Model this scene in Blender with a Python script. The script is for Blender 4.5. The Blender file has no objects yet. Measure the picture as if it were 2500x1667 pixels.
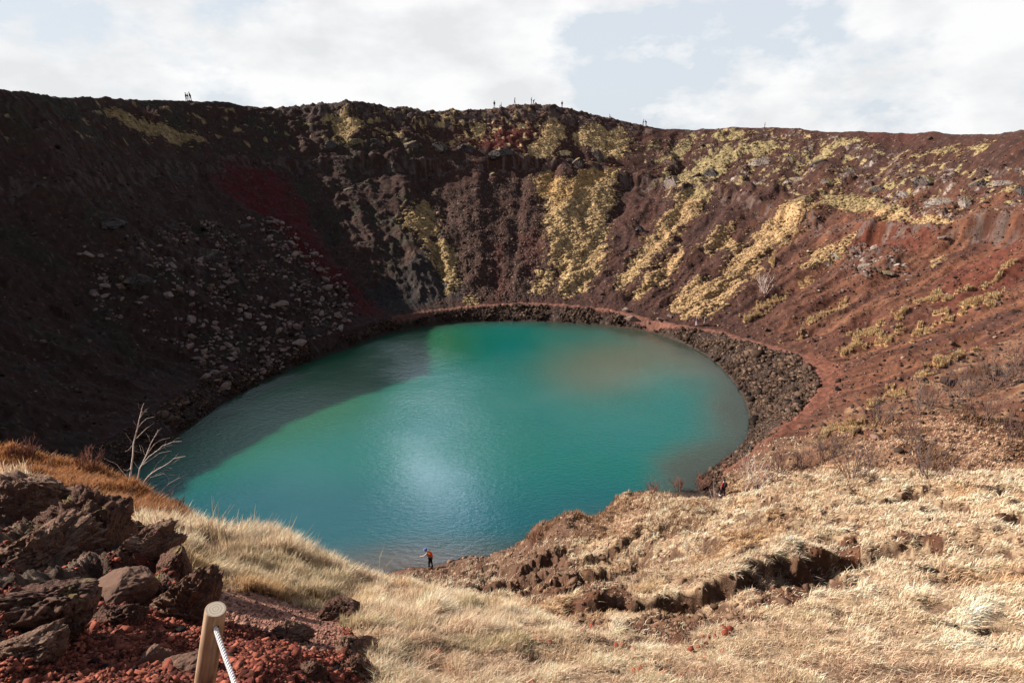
import bpy, bmesh, math, random, time
import numpy as np
from mathutils import Vector, Matrix
T0 = time.time()
random.seed(7)
RNG = np.random.default_rng(11)
SC = bpy.context.scene
COL = SC.collection
PI = math.pi
# ------------------------------------------------------------------ camera geometry (maps image pixels to world points and back)
EYE = 30.7; FPX = 1500.0; PITCH = math.radians(17.8); SS, CS = math.sin(PITCH), math.cos(PITCH)
K = 2500 / 2352.0
def unproj(px, py, D):
    """pixel of the photograph (2352 px wide) at depth D metres -> world point"""
    a = (px * K - 1250) / FPX; v = (py * K - 833.5) / FPX
    return (a * D, D * (CS - v * SS), EYE - D * (SS + v * CS))
def at_height(px, py, z):
    v = (py * K - 833.5) / FPX
    D = (EYE - z) / (SS + v * CS)
    return unproj(px, py, D)
def image_px(x, y, z):  # world point -> image pixel through the camera, with its depth
    D = y * CS + (EYE - z) * SS
    D = np.where(D < .3, .3, D)
    v = ((EYE - z) * CS - y * SS) / D
    return (x / D * FPX + 1250) / K, (v * FPX + 833.5) / K, D
# ------------------------------------------------------------------ noise
_perm = np.random.default_rng(5).integers(0, 2**31, 4096).astype(np.int64)
_ang = np.random.default_rng(6).random(4096) * 2 * PI
_gx, _gy = np.cos(_ang).astype(np.float32), np.sin(_ang).astype(np.float32)
def pn(x, y, seed=0):
    xi = np.floor(x).astype(np.int64); yi = np.floor(y).astype(np.int64)
    xf = (x - xi).astype(np.float32); yf = (y - yi).astype(np.float32)
    u = xf * xf * xf * (xf * (xf * 6 - 15) + 10); w = yf * yf * yf * (yf * (yf * 6 - 15) + 10)
    def g(ix, iy, fx, fy):
        h = _perm[(ix + _perm[(iy + seed * 37) & 4095]) & 4095] & 4095
        return _gx[h] * fx + _gy[h] * fy
    a = g(xi, yi, xf, yf); b = g(xi + 1, yi, xf - 1, yf)
    c = g(xi, yi + 1, xf, yf - 1); d = g(xi + 1, yi + 1, xf - 1, yf - 1)
    return ((a + (b - a) * u) + ((c + (d - c) * u) - (a + (b - a) * u)) * w) * 1.5
def fbm(x, y, octv=4, seed=0, gain=.5):
    s = 0; a = 1
    for i in range(octv):
        s = s + a * pn(x * 2**i + 13.7 * i, y * 2**i - 7.1 * i, seed + i); a *= gain
    return s
def ridged(x, y, octv=4, seed=0, gain=.5):
    s = 0; a = 1
    for i in range(octv):
        s = s + a * (1 - 2 * np.abs(pn(x * 2**i + 13.7 * i, y * 2**i - 7.1 * i, seed + i))); a *= gain
    return s
def sstep(a, b, x):
    t = np.clip((x - a) / (b - a), 0, 1); return t * t * (3 - 2 * t)
def poly(u, v, pts):
    """1 inside the polygon"""
    pts = np.array(pts, float); res = np.zeros(u.shape, bool)
    box = (u > pts[:, 0].min()) & (u < pts[:, 0].max()) & (v > pts[:, 1].min()) & (v < pts[:, 1].max())
    idx = np.nonzero(box)
    uu, vv = u[idx], v[idx]; ins = np.zeros(uu.shape, bool)
    n = len(pts)
    for i in range(n):
        x1, y1 = pts[i]; x2, y2 = pts[(i + 1) % n]
        if y1 == y2: continue
        c = ((y1 > vv) != (y2 > vv)) & (uu < (x2 - x1) * (vv - y1) / (y2 - y1) + x1)
        ins ^= c
    res[idx] = ins
    return res
# ------------------------------------------------------------------ the crater: shore, bank path, rim
C0 = np.array([-4.0, 74.0])
def polar(pts):
    pts = np.array(pts, float)
    th = np.arctan2(pts[:, 1] - C0[1], pts[:, 0] - C0[0]); r = np.hypot(pts[:, 0] - C0[0], pts[:, 1] - C0[1])
    o = np.argsort(th); return th[o], r[o], pts[o, 2]
def per(th, tx, val):
    return np.interp(th, np.concatenate([tx - 2 * PI, tx, tx + 2 * PI]), np.concatenate([val, val, val]))
shore_px = [(1035,742),(1110,739),(1200,738),(1300,742),(1420,752),(1500,765),(1560,785),(1620,815),(1670,860),(1700,900),(1718,945),(1722,985),(1700,1025),(1660,1060),(1600,1095),
            (1100,1273),(1000,1295),(900,1306),(960,752),(900,765),(800,800),(700,835),(640,860),(560,900),(480,950),(400,1008),(320,1060),(255,1100)]
shore = [at_height(x, y, 0) for x, y in shore_px] + [(16, 44, 0), (-18, 37, 0), (-28, 39, 0), (-37, 45, 0)]
TS, RS, _ = polar(shore)
path_px = [(760,775,2.3),(860,738,2.3),(950,722,2.2),(1035,710,2.2),(1130,702,2.2),(1200,698,2.2),(1300,702,2.2),(1400,714,2.2),(1490,734,2.1),(1570,751,2.0),(1640,760,2.1),(1700,780,2.4),(1760,795,2.8),(1830,815,3.0),(1878,850,3.2),(1885,885,3.2),
           (1850,935,3.0),(1800,980,2.8),(1740,1022,2.4),(1665,1080,1.6)]
path_w = [at_height(x, y, z) for x, y, z in path_px]
def ringshift(p, d, z):
    v = np.array(p[:2]) - C0; n = v / np.hypot(*v); q = np.array(p[:2]) + n * d; return (q[0], q[1], z)
bank = path_w + [ringshift((16, 44), 3, 1.0), ringshift((3, 39), 3, .8), ringshift((-18, 37), 4, 1.2), ringshift((-37, 45), 4, 2), ringshift(at_height(255,1100,0), 4, 2), ringshift(at_height(400,1008,0), 4, 2.2), ringshift(at_height(560,900,0), 4, 2.2)]
TB, RB, ZB = polar(bank)
rim_px = [(0,203,88),(60,213,94),(150,223,104),(250,225,117),(300,229,124),(350,231,130),(435,232,140),(520,235,148),(580,246,152),(640,252,156),(700,246,158),(760,241,160),(800,237,160),(860,246,162),(920,252,164),(1000,263,168),(1050,260,170),(1100,256,172),(1150,250,174),(1220,244,176),(1270,248,177),(1350,264,179),(1420,281,180),(1480,294,180),(1600,298,178),(1700,293,172),(1800,294,165),(1900,302,156),(2000,304,147),(2100,306,138),(2200,308,128),(2300,307,118),(2352,301,112)]
rim = [unproj(*p) for p in rim_px] + [(98,95,33),(98,70,32),(88,42,31),(66,14,30),(38,-4,29.8),(5,-9,30),(-24,-4,30.5),(-52,10,31),(-74,34,32),(-86,58,34),(-86,78,37)]
TR, RR, ZR = polar(rim)
def crater(x, y, warp=True):
    dx, dy = x - C0[0], y - C0[1]
    r = np.hypot(dx, dy); th = np.arctan2(dy, dx)
    rs = per(th, TS, RS); rb = np.maximum(per(th, TB, RB), rs + 1.5); zb = per(th, TB, ZB)
    rr = per(th, TR, RR); zr = per(th, TR, ZR)
    s = (r - rb - .8) / (rr - rb - .8)
    sc = np.clip(s, 0, 1)
    # where the cliff band sits on the wall; lower towards the right
    cb = .75 - .21 * np.exp(-((th - .62) / .42)**2)
    cliff = .5 + .5 * np.clip(fbm(th * 7, th * 0 + .3, 3, 3) * 2.2 + .25, -1, 1)
    cliff = cliff * sstep(-.35, .1, np.sin(th) + .0) * (.35 + .65 * sstep(2.3, 1.6, th))
    hi = .105 * cliff
    g = np.interp(sc, [0, .12, .5, .74, 1], [0, .075, .38, .62, 1])
    cbw = cb + .018 * fbm(th * 18, th * 0 + 9.1, 3, 8)
    g = g + hi * (sstep(cbw - .008, cbw + .012, sc) - sc) * np.where(sc < 1, 1, 1)
    g = np.clip(g, 0, 2)
    out = r - rr
    zw = zb + (zr - zb) * g + hi * 0
    zo = zr + np.where(out > 0, -(out * .10) - np.maximum(out - 30, 0) * .05, 0)
    zo = np.maximum(zo, -8 + 0 * zo)
    wall = np.where(s < 1, zw, zo)
    bankz = np.interp(0, [0], [0]) + zb * np.clip((r - rs) / (rb - rs), 0, 1)**.85
    z = np.where(r < rs, -(rs - r) * .35, np.where(s < 0, np.minimum(bankz, zb), wall))
    z = np.maximum(z, -9)
    return z, s, (r - rs), th, cbw
# ------------------------------------------------------------------ residual: the near slopes below the viewpoint
ctrl = [unproj(*p) for p in [
 (0,1568,3.0),(300,1568,2.9),(600,1568,3.2),(850,1568,3.9),(1100,1568,4.4),(1400,1568,4.6),(1800,1568,4.6),(2352,1568,4.8),
 (0,1480,3.6),(300,1480,3.6),(520,1480,4.0),(700,1480,4.6),(900,1480,5.2),(1200,1480,5.6),(1600,1480,6.0),(2000,1480,6.0),(2352,1480,6.0),
 (0,1400,4.6),(250,1400,4.7),(450,1400,5.0),(650,1400,6.0),(850,1400,7.2),(1000,1400,8),(1300,1410,8.2),(1600,1400,8.2),(2000,1400,7.8),(2352,1400,7.5),
 (600,1340,7.5),(740,1340,8.8),(840,1350,9.6),
 (0,1300,6),(200,1300,6.2),(400,1300,6.8),(550,1300,8.0),(700,1300,9.8),(1500,1310,15),(1700,1300,11.5),(2000,1300,10),(2352,1300,9.6),
 (0,1230,8.5),(200,1230,8.5),(350,1230,9.5),(480,1240,10.5),(1700,1230,16),(2000,1230,13.5),(2352,1230,12.5),
 (0,1150,12),(150,1150,12),(300,1160,14),(380,1190,14),(1800,1150,24),(2000,1150,20),(2352,1150,17),
 (0,1080,16.5),(60,1090,16),(1900,1090,30),(2100,1090,28),(2352,1090,24),
 (-60,1062,18),(40,1062,18),(180,1087,18),(300,1127,17),(410,1190,15),(440,1225,13.5),(520,1245,12.5),(600,1260,12),(700,1285,11.5),(800,1315,11),(860,1330,10.5),(940,1352,10),(1050,1385,9.6),(1180,1395,9.4),
 (980,1307,46),(1020,1301,46),(940,1309,45.5),(1100,1283,45),(1100,1330,30),(1100,1370,20),(1200,1270,40),(1230,1215,41),(1300,1185,41),(1420,1150,42),(1500,1128,43),
 (1300,1260,32),(1300,1320,24),(1300,1365,15),(1450,1250,27),(1450,1330,17),(1400,1200,36),(1600,1180,30),(1600,1250,21),(1600,1330,13.5),(1600,1152,38),(1700,1140,35),(1700,1178,27),(1800,1106,36),(1950,1078,36)]]
ctrl += [(-10,21,13),(-5,17.5,14.5),(-20,28,9),(0,17,14.5),(-14,30,6),(-4,29,7),(-30,34,6),(-28,22,15),(-40,30,15),(3,17,15),
         (0,0,29.1),(0,-3,29.8),(-3,0,29),(3,0,29),(-1,1.3,28.3),(1,1.3,28.2),(-8,0,29.8),(8,0,29.3),(-14,4,28),(-20,10,25.5),(-18,0,31),(14,4,27.5),(20,8,27),(28,12,25.5),(24,0,29),
         (-34,52-12,2.5)]
ctrl += [(*at_height(a_, b_, 0)[:2], c_) for a_, b_, c_ in [(860,1280,-1.5),(930,1272,-1.2),(1000,1262,-1.2),(1060,1254,-1.2),(1110,1255,-1.2),(1165,1235,-1.2),(1215,1205,-1.2)]]
ctrl = np.array(ctrl)
free = []
for th in np.linspace(-PI, PI, 40, endpoint=False):
    for f in (-6, 0, 8, 25, 50, 80, 140):
        R = per(np.array([th]), TS, RS)[0] + f
        x, y = C0[0] + R * math.cos(th), C0[1] + R * math.sin(th)
        if np.min(np.hypot(ctrl[:, 0] - x, ctrl[:, 1] - y)) > 7 + .12 * math.hypot(x, y) and not (y < 34 and abs(x) < 50):
            free.append((x, y))
free += [(4,40),(-12,38.5),(18,46),(26,52)]
free = np.array(free)
def wp(x, y):
    d = np.hypot(x, y) + 1e-9; k = np.log1p(d / 2.0) / d
    return x * k, y * k
CX = np.concatenate([ctrl[:, 0], free[:, 0]]); CY = np.concatenate([ctrl[:, 1], free[:, 1]])
CR = np.concatenate([ctrl[:, 2] - crater(ctrl[:, 0], ctrl[:, 1])[0], np.zeros(len(free))])
WX, WY = wp(CX, CY)
def kern(d2): return -np.sqrt(d2 + .0012)
A = kern((WX[:, None] - WX[None])**2 + (WY[:, None] - WY[None])**2)
n = len(WX); M = np.zeros((n + 1, n + 1)); M[:n, :n] = A - np.eye(n) * .004; M[:n, n] = 1; M[n, :n] = 1
W = np.linalg.solve(M, np.concatenate([CR, [0]]))
def resid(x, y):
    X, Y = wp(x.ravel(), y.ravel()); out = np.empty(X.shape)
    for i in range(0, len(X), 20000):
        a, b = X[i:i+20000].astype(np.float32), Y[i:i+20000].astype(np.float32)
        d2 = (a[:, None] - WX[None].astype(np.float32))**2 + (b[:, None] - WY[None].astype(np.float32))**2
        out[i:i+20000] = kern(d2) @ W[:n].astype(np.float32) + W[n]
    return out.reshape(x.shape)
# ------------------------------------------------------------------ terrain grid
def geo(a, b, k):
    return np.exp(np.linspace(math.log(a), math.log(b), k, endpoint=False))
AZ = np.concatenate([np.radians(np.linspace(-180, -52, 70, endpoint=False)), np.radians(np.linspace(-52, 50, 1240, endpoint=False)), np.radians(np.linspace(50, 180, 71))])
RD = np.concatenate([geo(.25, 1.8, 14), geo(1.8, 45, 430), np.linspace(45, 100, 215, endpoint=False), np.linspace(100, 208, 440, endpoint=False), geo(208, 2600, 40)])
NA, NR = len(AZ), len(RD)
aa, rr_ = np.meshgrid(AZ, RD, indexing='ij')
GX, GY = rr_ * np.sin(aa), rr_ * np.cos(aa)
# smooth residual on a coarser grid then refine
ri = np.arange(0, NR, 2); ai = np.arange(0, NA, 3)
ri = np.unique(np.append(ri, NR - 1)); ai = np.unique(np.append(ai, NA - 1))
RES = resid(GX[np.ix_(ai, ri)], GY[np.ix_(ai, ri)])
def up1(a, i_c, N):
    f = np.arange(N); j = np.clip(np.searchsorted(i_c, f, side='right') - 1, 0, len(i_c) - 2)
    t = (f - i_c[j]) / (i_c[j + 1] - i_c[j]); return a[j] * (1 - t)[:, None] + a[j + 1] * t[:, None]
RES = up1(up1(RES, ai, NA).T, ri, NR).T
base, S_, DSH, TH, CBW = crater(GX, GY)
near = sstep(60, 40, rr_)
base = base + RES * sstep(150, 100, rr_)
print('base', round(time.time() - T0, 1))
# image pixel coordinates of the smooth ground through the camera (for placing moss, soil, cinder areas traced in pixels on it)
U, V, DD = image_px(GX, GY, base)
wu = fbm(GX / 5, GY / 5, 3, 40) ; wv = fbm(GX / 5 + 50, GY / 5, 3, 41)
wn = fbm(GX / .8, GY / .8, 3, 42); wn2 = fbm(GX / .8 + 30, GY / .8, 3, 43)
far = sstep(40, 55, rr_)
Uf = U + far * (wu * 16 + wn * 6) + (1 - far) * (wn * 16); Vf = V + far * (wv * 9 + wn2 * 3) + (1 - far) * (wn2 * 12)
vis = DD > 1
moss_polys = [
 [(1225,400),(1250,393),(1300,410),(1370,390),(1415,395),(1405,470),(1395,540),(1395,580),(1370,620),(1330,670),(1300,684),(1283,675),(1290,640),(1265,600),(1255,530),(1250,470),(1235,440)],
 [(1240,290),(1265,270),(1300,300),(1295,340),(1250,365),(1215,350)],
 [(1320,298),(1360,290),(1440,300),(1442,330),(1425,372),(1380,362),(1330,330)],
 [(925,485),(985,465),(1003,520),(1000,545),(970,548),(935,525)],
 [(985,555),(1032,562),(1047,620),(1058,655),(1030,668),(1008,620)],
 [(755,268),(832,273),(827,310),(765,316)],
 [(1080,290),(1115,292),(1118,320),(1090,318)],
 [(1060,684),(1090,680),(1092,694),(1062,694)],
 [(1228,620),(1262,625),(1258,670),(1232,672)],
 [(1555,452),(1645,428),(1600,492),(1540,552),(1480,620),(1425,668),(1412,660),(1450,600),(1500,530)],
 [(1520,598),(1565,568),(1562,612),(1500,662),(1468,684),(1458,668)],
 [(1815,462),(1868,458),(1832,522),(1750,592),(1700,642),(1640,722),(1560,732),(1538,714),(1600,640),(1650,652),(1700,570),(1760,510)],
 [(1655,522),(1692,513),(1682,560),(1630,592),(1618,580)],
 [(1540,350),(1580,322),(1610,318),(1580,345),(1555,358)],
 [(1630,318),(1700,305),(1720,312),(1660,330),(1640,330)],
 [(1900,340),(1960,318),(1980,325),(1930,345),(1880,372),(1850,376)],
 [(2128,352),(2180,335),(2200,330),(2190,345),(2150,362)],
 [(2220,345),(2262,330),(2260,345),(2235,355)],
 [(1880,445),(1990,455),(2080,480),(2110,500),(2200,512),(2190,522),(2090,518),(1980,482),(1890,470)],
 [(1560,405),(1600,380),(1680,335),(1700,352),(1650,400),(1600,425),(1545,440)],
 [(1700,330),(1770,320),(1790,340),(1740,360),(1700,352)],
 [(1870,570),(1960,545),(1940,580),(1880,610),(1850,615)],
 [(230,250),(330,275),(440,315),(480,330),(400,330),(300,300),(240,275)],
 [(2150,600),(2165,590),(2170,612),(2145,622)],
]
moss = np.zeros(U.shape, bool)
for p in moss_polys: moss |= poly(Uf, Vf, p)
moss = moss & (rr_ > 60)
moss = moss & ~((wn > .62) & (wu > -.1)) & ~(fbm(TH * 70, S_ * 6, 3, 62) > .85)
# scattered moss on the rocky band at right and top
band = poly(Uf, Vf, [(1480,340),(1600,300),(1800,300),(1900,310),(2000,330),(2200,370),(2352,390),(2352,470),(2260,500),(2200,512),(2100,505),(1980,460),(1860,440),(1700,425),(1600,440),(1520,460),(1490,400)]) & (rr_ > 60)
lm = fbm(GX / 2.2, GY / 2.2, 4, 60)
moss |= band & (lm + .35 * fbm(TH * 40, S_ * 2, 3, 61) > .48)
upper_l = poly(Uf, Vf, [(0,215),(400,245),(800,250),(1200,250),(1260,262),(1210,360),(1000,345),(740,345),(0,320)]) & (rr_ > 60)
moss |= upper_l & (lm > .66)
moss |= poly(Uf, Vf, [(740,255),(1250,262),(1210,350),(1000,342),(740,340)]) & (lm > .46) & (rr_ > 60)
rocky = (band & (lm < .05) & (fbm(GX / 6, GY / 6, 3, 66) > .12)) | (poly(Uf, Vf, [(1880,560),(2080,570),(2090,630),(1990,650),(1890,610)]) & (lm > -.1) & (rr_ > 50))
rocky |= (np.abs(S_ - CBW) < .022) & (lm > -.25)
rocky |= poly(Uf, Vf, [(380,520),(560,540),(560,640),(300,640),(240,600)]) & (lm > -.1) & (rr_ > 50)
rocky |= (S_ > .93) & (S_ < 1.02) & poly(Uf, Vf + 0, [(640,200),(1500,200),(1500,305),(1300,300),(1000,300),(640,265)])
red_polys = [
 [(470,400),(560,385),(640,400),(700,470),(720,530),(760,600),(830,660),(890,725),(840,725),(760,660),(690,590),(620,510),(520,440)],
 [(1070,310),(1100,318),(1150,300),(1210,285),(1225,300),(1205,335),(1150,345),(1090,335)],
 [(1940,560),(1960,510),(2050,500),(2180,520),(2100,580),(1990,570)],
 [(1980,305),(2100,307),(2130,318),(2000,316)],
 [(2200,620),(2352,540),(2352,640),(2200,720),(2100,700)],
 [(1130,560),(1165,560),(1160,690),(1140,690)],[(1195,540),(1245,520),(1235,620),(1205,640)],
]
red = np.zeros(U.shape, bool)
for p in red_polys: red |= poly(Uf, Vf, p)
red &= rr_ > 50
straw_lines = [((1935,805),(2165,672),9),((2000,938),(2250,792),7),((2090,770),(2290,682),10),((1890,1012),(2010,985),9),((1700,742),(1860,640),5),((1840,900),(1700,960),0),((1800,790),(1950,690),4),((2150,700),(2352,600),5),((2170,730),(2300,690),7),((1990,800),(2080,760),6),((1880,470),(1740,640),4)]
straw = np.zeros(U.shape)
for (a, b, w) in straw_lines:
    if w == 0: continue
    ax, ay = a; bx, by = b; L2 = (bx - ax)**2 + (by - ay)**2
    t = np.clip(((Uf - ax) * (bx - ax) + (Vf - ay) * (by - ay)) / L2, 0, 1)
    d = np.hypot(Uf - ax - t * (bx - ax), Vf - ay - t * (by - ay))
    straw = np.maximum(straw, (d < w * (.35 + 2.0 * np.clip(lm + .5 * wn, -.5, 1))) * 1.0)
straw *= (rr_ > 35)
boulderfield = poly(Uf, Vf, [(600,490),(650,510),(760,610),(830,700),(800,760),(720,800),(650,870),(560,930),(440,870),(300,800),(200,700),(180,560),(300,540),(420,520)]) & (rr_ > 50)
gravelly = poly(Uf, Vf, [(990,440),(1230,400),(1260,560),(1290,690),(1060,690),(1000,560)]) & (rr_ > 50)
# near areas
N_ = rr_ < 46
n4p = fbm(GX / .22, GY / .22, 2, 44)
cinder = poly(Uf, Vf, [(-300,1090),(30,1085),(150,1150),(330,1230),(420,1300),(440,1345),(520,1440),(640,1455),(700,1425),(800,1450),(838,1500),(850,1568),(850,2500),(-2500,2500),(-2500,1200)]) & (rr_ < 15)
trail = poly(U + wn * 22 + 10 * n4p, V + wn2 * 14 + 6 * n4p, [(436,1325),(480,1345),(560,1378),(650,1398),(730,1402),(790,1440),(800,1500),(700,1500),(600,1465),(500,1440),(470,1400)]) & (rr_ < 15)
rust = poly(Uf, Vf, [(-100,1040),(30,1040),(200,1065),(300,1100),(420,1160),(440,1215),(330,1225),(220,1180),(150,1150),(40,1100),(-100,1090)]) & (rr_ < 30)
soil = np.zeros(U.shape, bool)
for p in [[(840,1312),(1000,1290),(1140,1262),(1230,1195),(1300,1178),(1340,1215),(1270,1262),(1340,1300),(1420,1330),(1470,1390),(1350,1398),(1180,1385),(1000,1372),(900,1340)],
          [(1400,1400),(1560,1385),(1640,1400),(1740,1340),(1790,1300),(1880,1250),(1960,1205),(1990,1240),(1900,1330),(1800,1420),(1700,1465),(1560,1462),(1420,1440)],
          [(2060,1225),(2160,1235),(2200,1275),(2150,1280),(2080,1260)],
          [(1930,1060),(2000,1040),(2040,1060),(1990,1085)],[(2280,1190),(2352,1185),(2352,1210),(2290,1215)],[(2200,1070),(2260,1060),(2250,1090)]]:
    soil |= poly(Uf, Vf, p)
soil &= N_ & (rr_ > 4)
soil &= ~((fbm(GX / .9, GY / .9, 3, 78) > .30) & (rr_ < 16))
soil2 = soil & ((fbm(GX / 1.1, GY / 1.1, 3, 77) < .25) | (rr_ < 14))
def blur(m, ka=6, kr=6, it=2):
    m = m.astype(np.float32)
    for _ in range(it):
        for ax, k in ((0, ka), (1, kr)):
            c = np.cumsum(np.concatenate([np.repeat(np.take(m, [0], ax), k + 1, ax), m, np.repeat(np.take(m, [-1], ax), k, ax)], ax), ax, dtype=np.float64)
            n_ = m.shape[ax]; w_ = 2 * k + 1
            m = ((np.take(c, range(w_, w_ + n_), ax) - np.take(c, range(0, n_), ax)) / w_).astype(np.float32)
    return m
heap = poly(Uf, Vf, [(-400,1085),(30,1085),(150,1150),(330,1225),(420,1290),(445,1345),(455,1400),(380,1410),(330,1380),(200,1400),(180,1480),(60,1568),(-400,1568)]) & (rr_ < 15) & (rr_ > 2)
heapb = blur(heap, 8, 5)
trailb = blur(trail, 14, 8); cinderb = blur(cinder, 8, 5); soilb = blur(soil, 4, 3); mossb = blur(moss, 1, 1, 1); rockb = blur(rocky, 3, 2); strawb = blur(straw, 1, 1, 1)
# coordinates along the wall surface (so that relief is not stretched where the wall is steep)
QA = TH * 85; QB = np.hypot(GX - C0[0], GY - C0[1]) * .75 + base * .95
# ---------------- relief
z = base.copy()
flow = fbm(TH * 13 + .8 * fbm(GX / 16, GY / 16, 2, 21), S_ * 1.2, 3, 20)                                     # gullies run down the wall
onwall = sstep(0, .12, S_) * sstep(1.03, .95, S_) * sstep(40, 62, rr_)
z += onwall * flow * (.8 - .5 * gravelly)
z += onwall * fbm(QA / 8, QB / 8, 4, 25) * .8
z += sstep(30, 60, rr_) * sstep(-.1, .3, DSH) * (fbm(QA / .9, QB / .9, 3, 30) * .08 + fbm(QA / 2.6, QB / 2.6, 3, 31) * .16)
bill = np.abs(pn(QA / 1.1 + wn, QB / .9, 33)) * .9 + np.abs(pn(QA / .55, QB / .5, 34)) * .4
z += mossb * (.42 - bill) * .36
rf = rockb * (rr_ > 50)
z += rf * (ridged(QA / 2.6, QB / 1.8, 4, 50, .6) * .42 - .1)
z += (S_ > .9) * (S_ < 1.3) * (rr_ > 80) * sstep(640, 800, U) * sstep(1560, 1400, U) * np.maximum(ridged(GX / 5.5, GY / 5.5, 4, 52) - .5, 0) * .45
z += blur(boulderfield, 5, 5) * np.maximum(fbm(QA / 1.5, QB / 1.5, 3, 55), 0) * .35
z += blur(band | upper_l, 5, 5) * fbm(QA / 1.8, QB / 1.4, 4, 56) * .42
lsl = blur((U < 1000) & (rr_ > 40), 10, 10)
z += onwall * lsl * (np.maximum(fbm(QA / 4, QB / 3, 4, 57), 0) * .9)
z += strawb * .06
z += gravelly * np.maximum(fbm(QA / .6, QB / .6, 2, 58), 0) * .2
# near ground: hummocks, tussocks, clods
nn = sstep(.8, 2.5, rr_) * sstep(60, 40, rr_) * sstep(-.5, 3, DSH)
sc_ = np.clip(rr_ / 12, .35, 1.6)
z += nn * sc_ * (fbm(GX / 2.7, GY / 2.7, 3, 70) * .24) * (1 - trailb * .9)
z += nn * fbm(GX / .55, GY / .55, 4, 71) * .055 * (1 + cinderb * .4) * (1 - trailb * .8) * (1 + .5 * soilb)
lump = np.maximum(fbm(GX / 1.7 + 9, GY / 1.7, 3, 74), 0)
z += nn * sc_ * lump * .26 * (1 - trailb) * (1 - cinderb * .6)
z += heapb * nn * (ridged(GX / .75, GY / .75, 5, 95, .6) * .17 - .08 + np.maximum(fbm(GX / .35, GY / .35, 3, 96), 0) * .10)
z -= nn * sstep(.3, .6, fbm(GX / 1.9, GY / 1.9, 4, 125)) * .16 * sc_ * (U > 1150)
z -= nn * sstep(.36, .6, fbm(GX / .7, GY / .7, 3, 127)) * .10 * sc_ * (U > 1100)
# hollows torn in the turf: ground falls away sharply below the upper lip
def dent(px, py, D, w, dep, ang=0):
    global z
    x0, y0, _ = unproj(px, py, D)
    ca, sa = math.cos(ang), math.sin(ang)
    dx, dy = GX - x0 + .25 * w * wn, GY - y0 + .25 * w * wn2
    a, b = dx * ca + dy * sa, -dx * sa + dy * ca
    e = np.hypot(a / w, b / (w * .42))
    lip = sstep(.46 * w, .20 * w, b)                                       # sharp on the far side
    z -= 1.15 * dep * np.exp(-e**2 * 1.2) * lip
for d in [(1790,1370,10.2,1.6,.9,.35),(1880,1320,11.5,1.4,.8,.4),(1490,1402,9.6,1.1,.75,0),(1560,1330,13,1.2,.7,.3),(1250,1300,30,2.2,1.0,.4),(2180,1330,9.4,.6,.4,.1),(2060,1160,19,1.3,.7,.1),(1850,1190,19,1.2,.6,.4),(1350,1300,24,3,1.3,.3),(1180,1325,27,3,1.1,.3),(1400,1345,17,2.2,.9,.2),
          (2110,1255,12,1.4,.45,0),(1960,1065,37,5,2.2,.2),(2090,1010,38,3.0,1.2,.3),(2230,1075,27,2.4,1.0,0),(2300,1028,30,2.6,1.2,0),(1280,1365,12.5,1.6,.55,.2),(1450,1250,27,2.6,.8,.4),(1660,1290,13.5,1.2,.6,.6),(2320,1200,14,1.4,.5,0),(2270,1455,6.6,.5,.25,0)]:
    dent(*d)
pathf = (1 - sstep(.35, .8, np.abs(DSH - (per(TH, TB, RB) - per(TH, TS, RS)) - .3))) * (rr_ > 45)
z = z * (1 - pathf * .0)
GZ = z
print('relief', round(time.time() - T0, 1))
gr_ = np.gradient(GZ, RD, axis=1); ga_ = np.gradient(GZ, AZ, axis=0) / rr_
STEEP = np.hypot(gr_, ga_)
# lookups
def hgt(x, y):
    x = np.asarray(x, float); y = np.asarray(y, float)
    a = np.arctan2(x, y); r = np.clip(np.hypot(x, y), RD[0], RD[-1] * .999)
    i = np.clip(np.searchsorted(AZ, a, side='right') - 1, 0, NA - 2); j = np.clip(np.searchsorted(RD, r, side='right') - 1, 0, NR - 2)
    ta = np.clip((a - AZ[i]) / (AZ[i + 1] - AZ[i]), 0, 1); tr = (r - RD[j]) / (RD[j + 1] - RD[j])
    return (GZ[i, j] * (1 - ta) + GZ[i + 1, j] * ta) * (1 - tr) + (GZ[i, j + 1] * (1 - ta) + GZ[i + 1, j + 1] * ta) * tr
def ray(px, py):
    """first ground point met by the camera ray through that image pixel"""
    X, Y, Z = unproj(px, py, 1.0); hz = math.hypot(X, Y); r = RD[4:-10]
    x, y = X / hz * r, Y / hz * r; zr = EYE + (Z - EYE) / hz * r
    h = hgt(x, y); k = np.nonzero(h > zr)[0]
    if len(k) == 0: return None
    k = max(k[0], 1); d0 = zr[k-1] - h[k-1]; d1 = h[k] - zr[k]; t = d0 / (d0 + d1 + 1e-9)
    R = r[k-1] * (1 - t) + r[k] * t
    return Vector((X / hz * R, Y / hz * R, float(hgt(X / hz * R, Y / hz * R))))
def ridge(px):
    """highest skyline point at that bearing"""
    X, Y, _ = unproj(px, 250, 1.0); hz = math.hypot(X, Y); r = RD[(RD > 60) & (RD < 215)]
    x, y = X / hz * r, Y / hz * r; h = hgt(x, y); k = np.argmax((h - EYE) / r)
    return Vector((x[k], y[k], h[k]))
if __name__ == '__main__':
    for px_, py_, D_ in rim_px[::5]:
        q = ridge(px_); print('rim', px_, py_, [round(float(t), 1) for t in image_px(q.x, q.y, q.z)])
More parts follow.
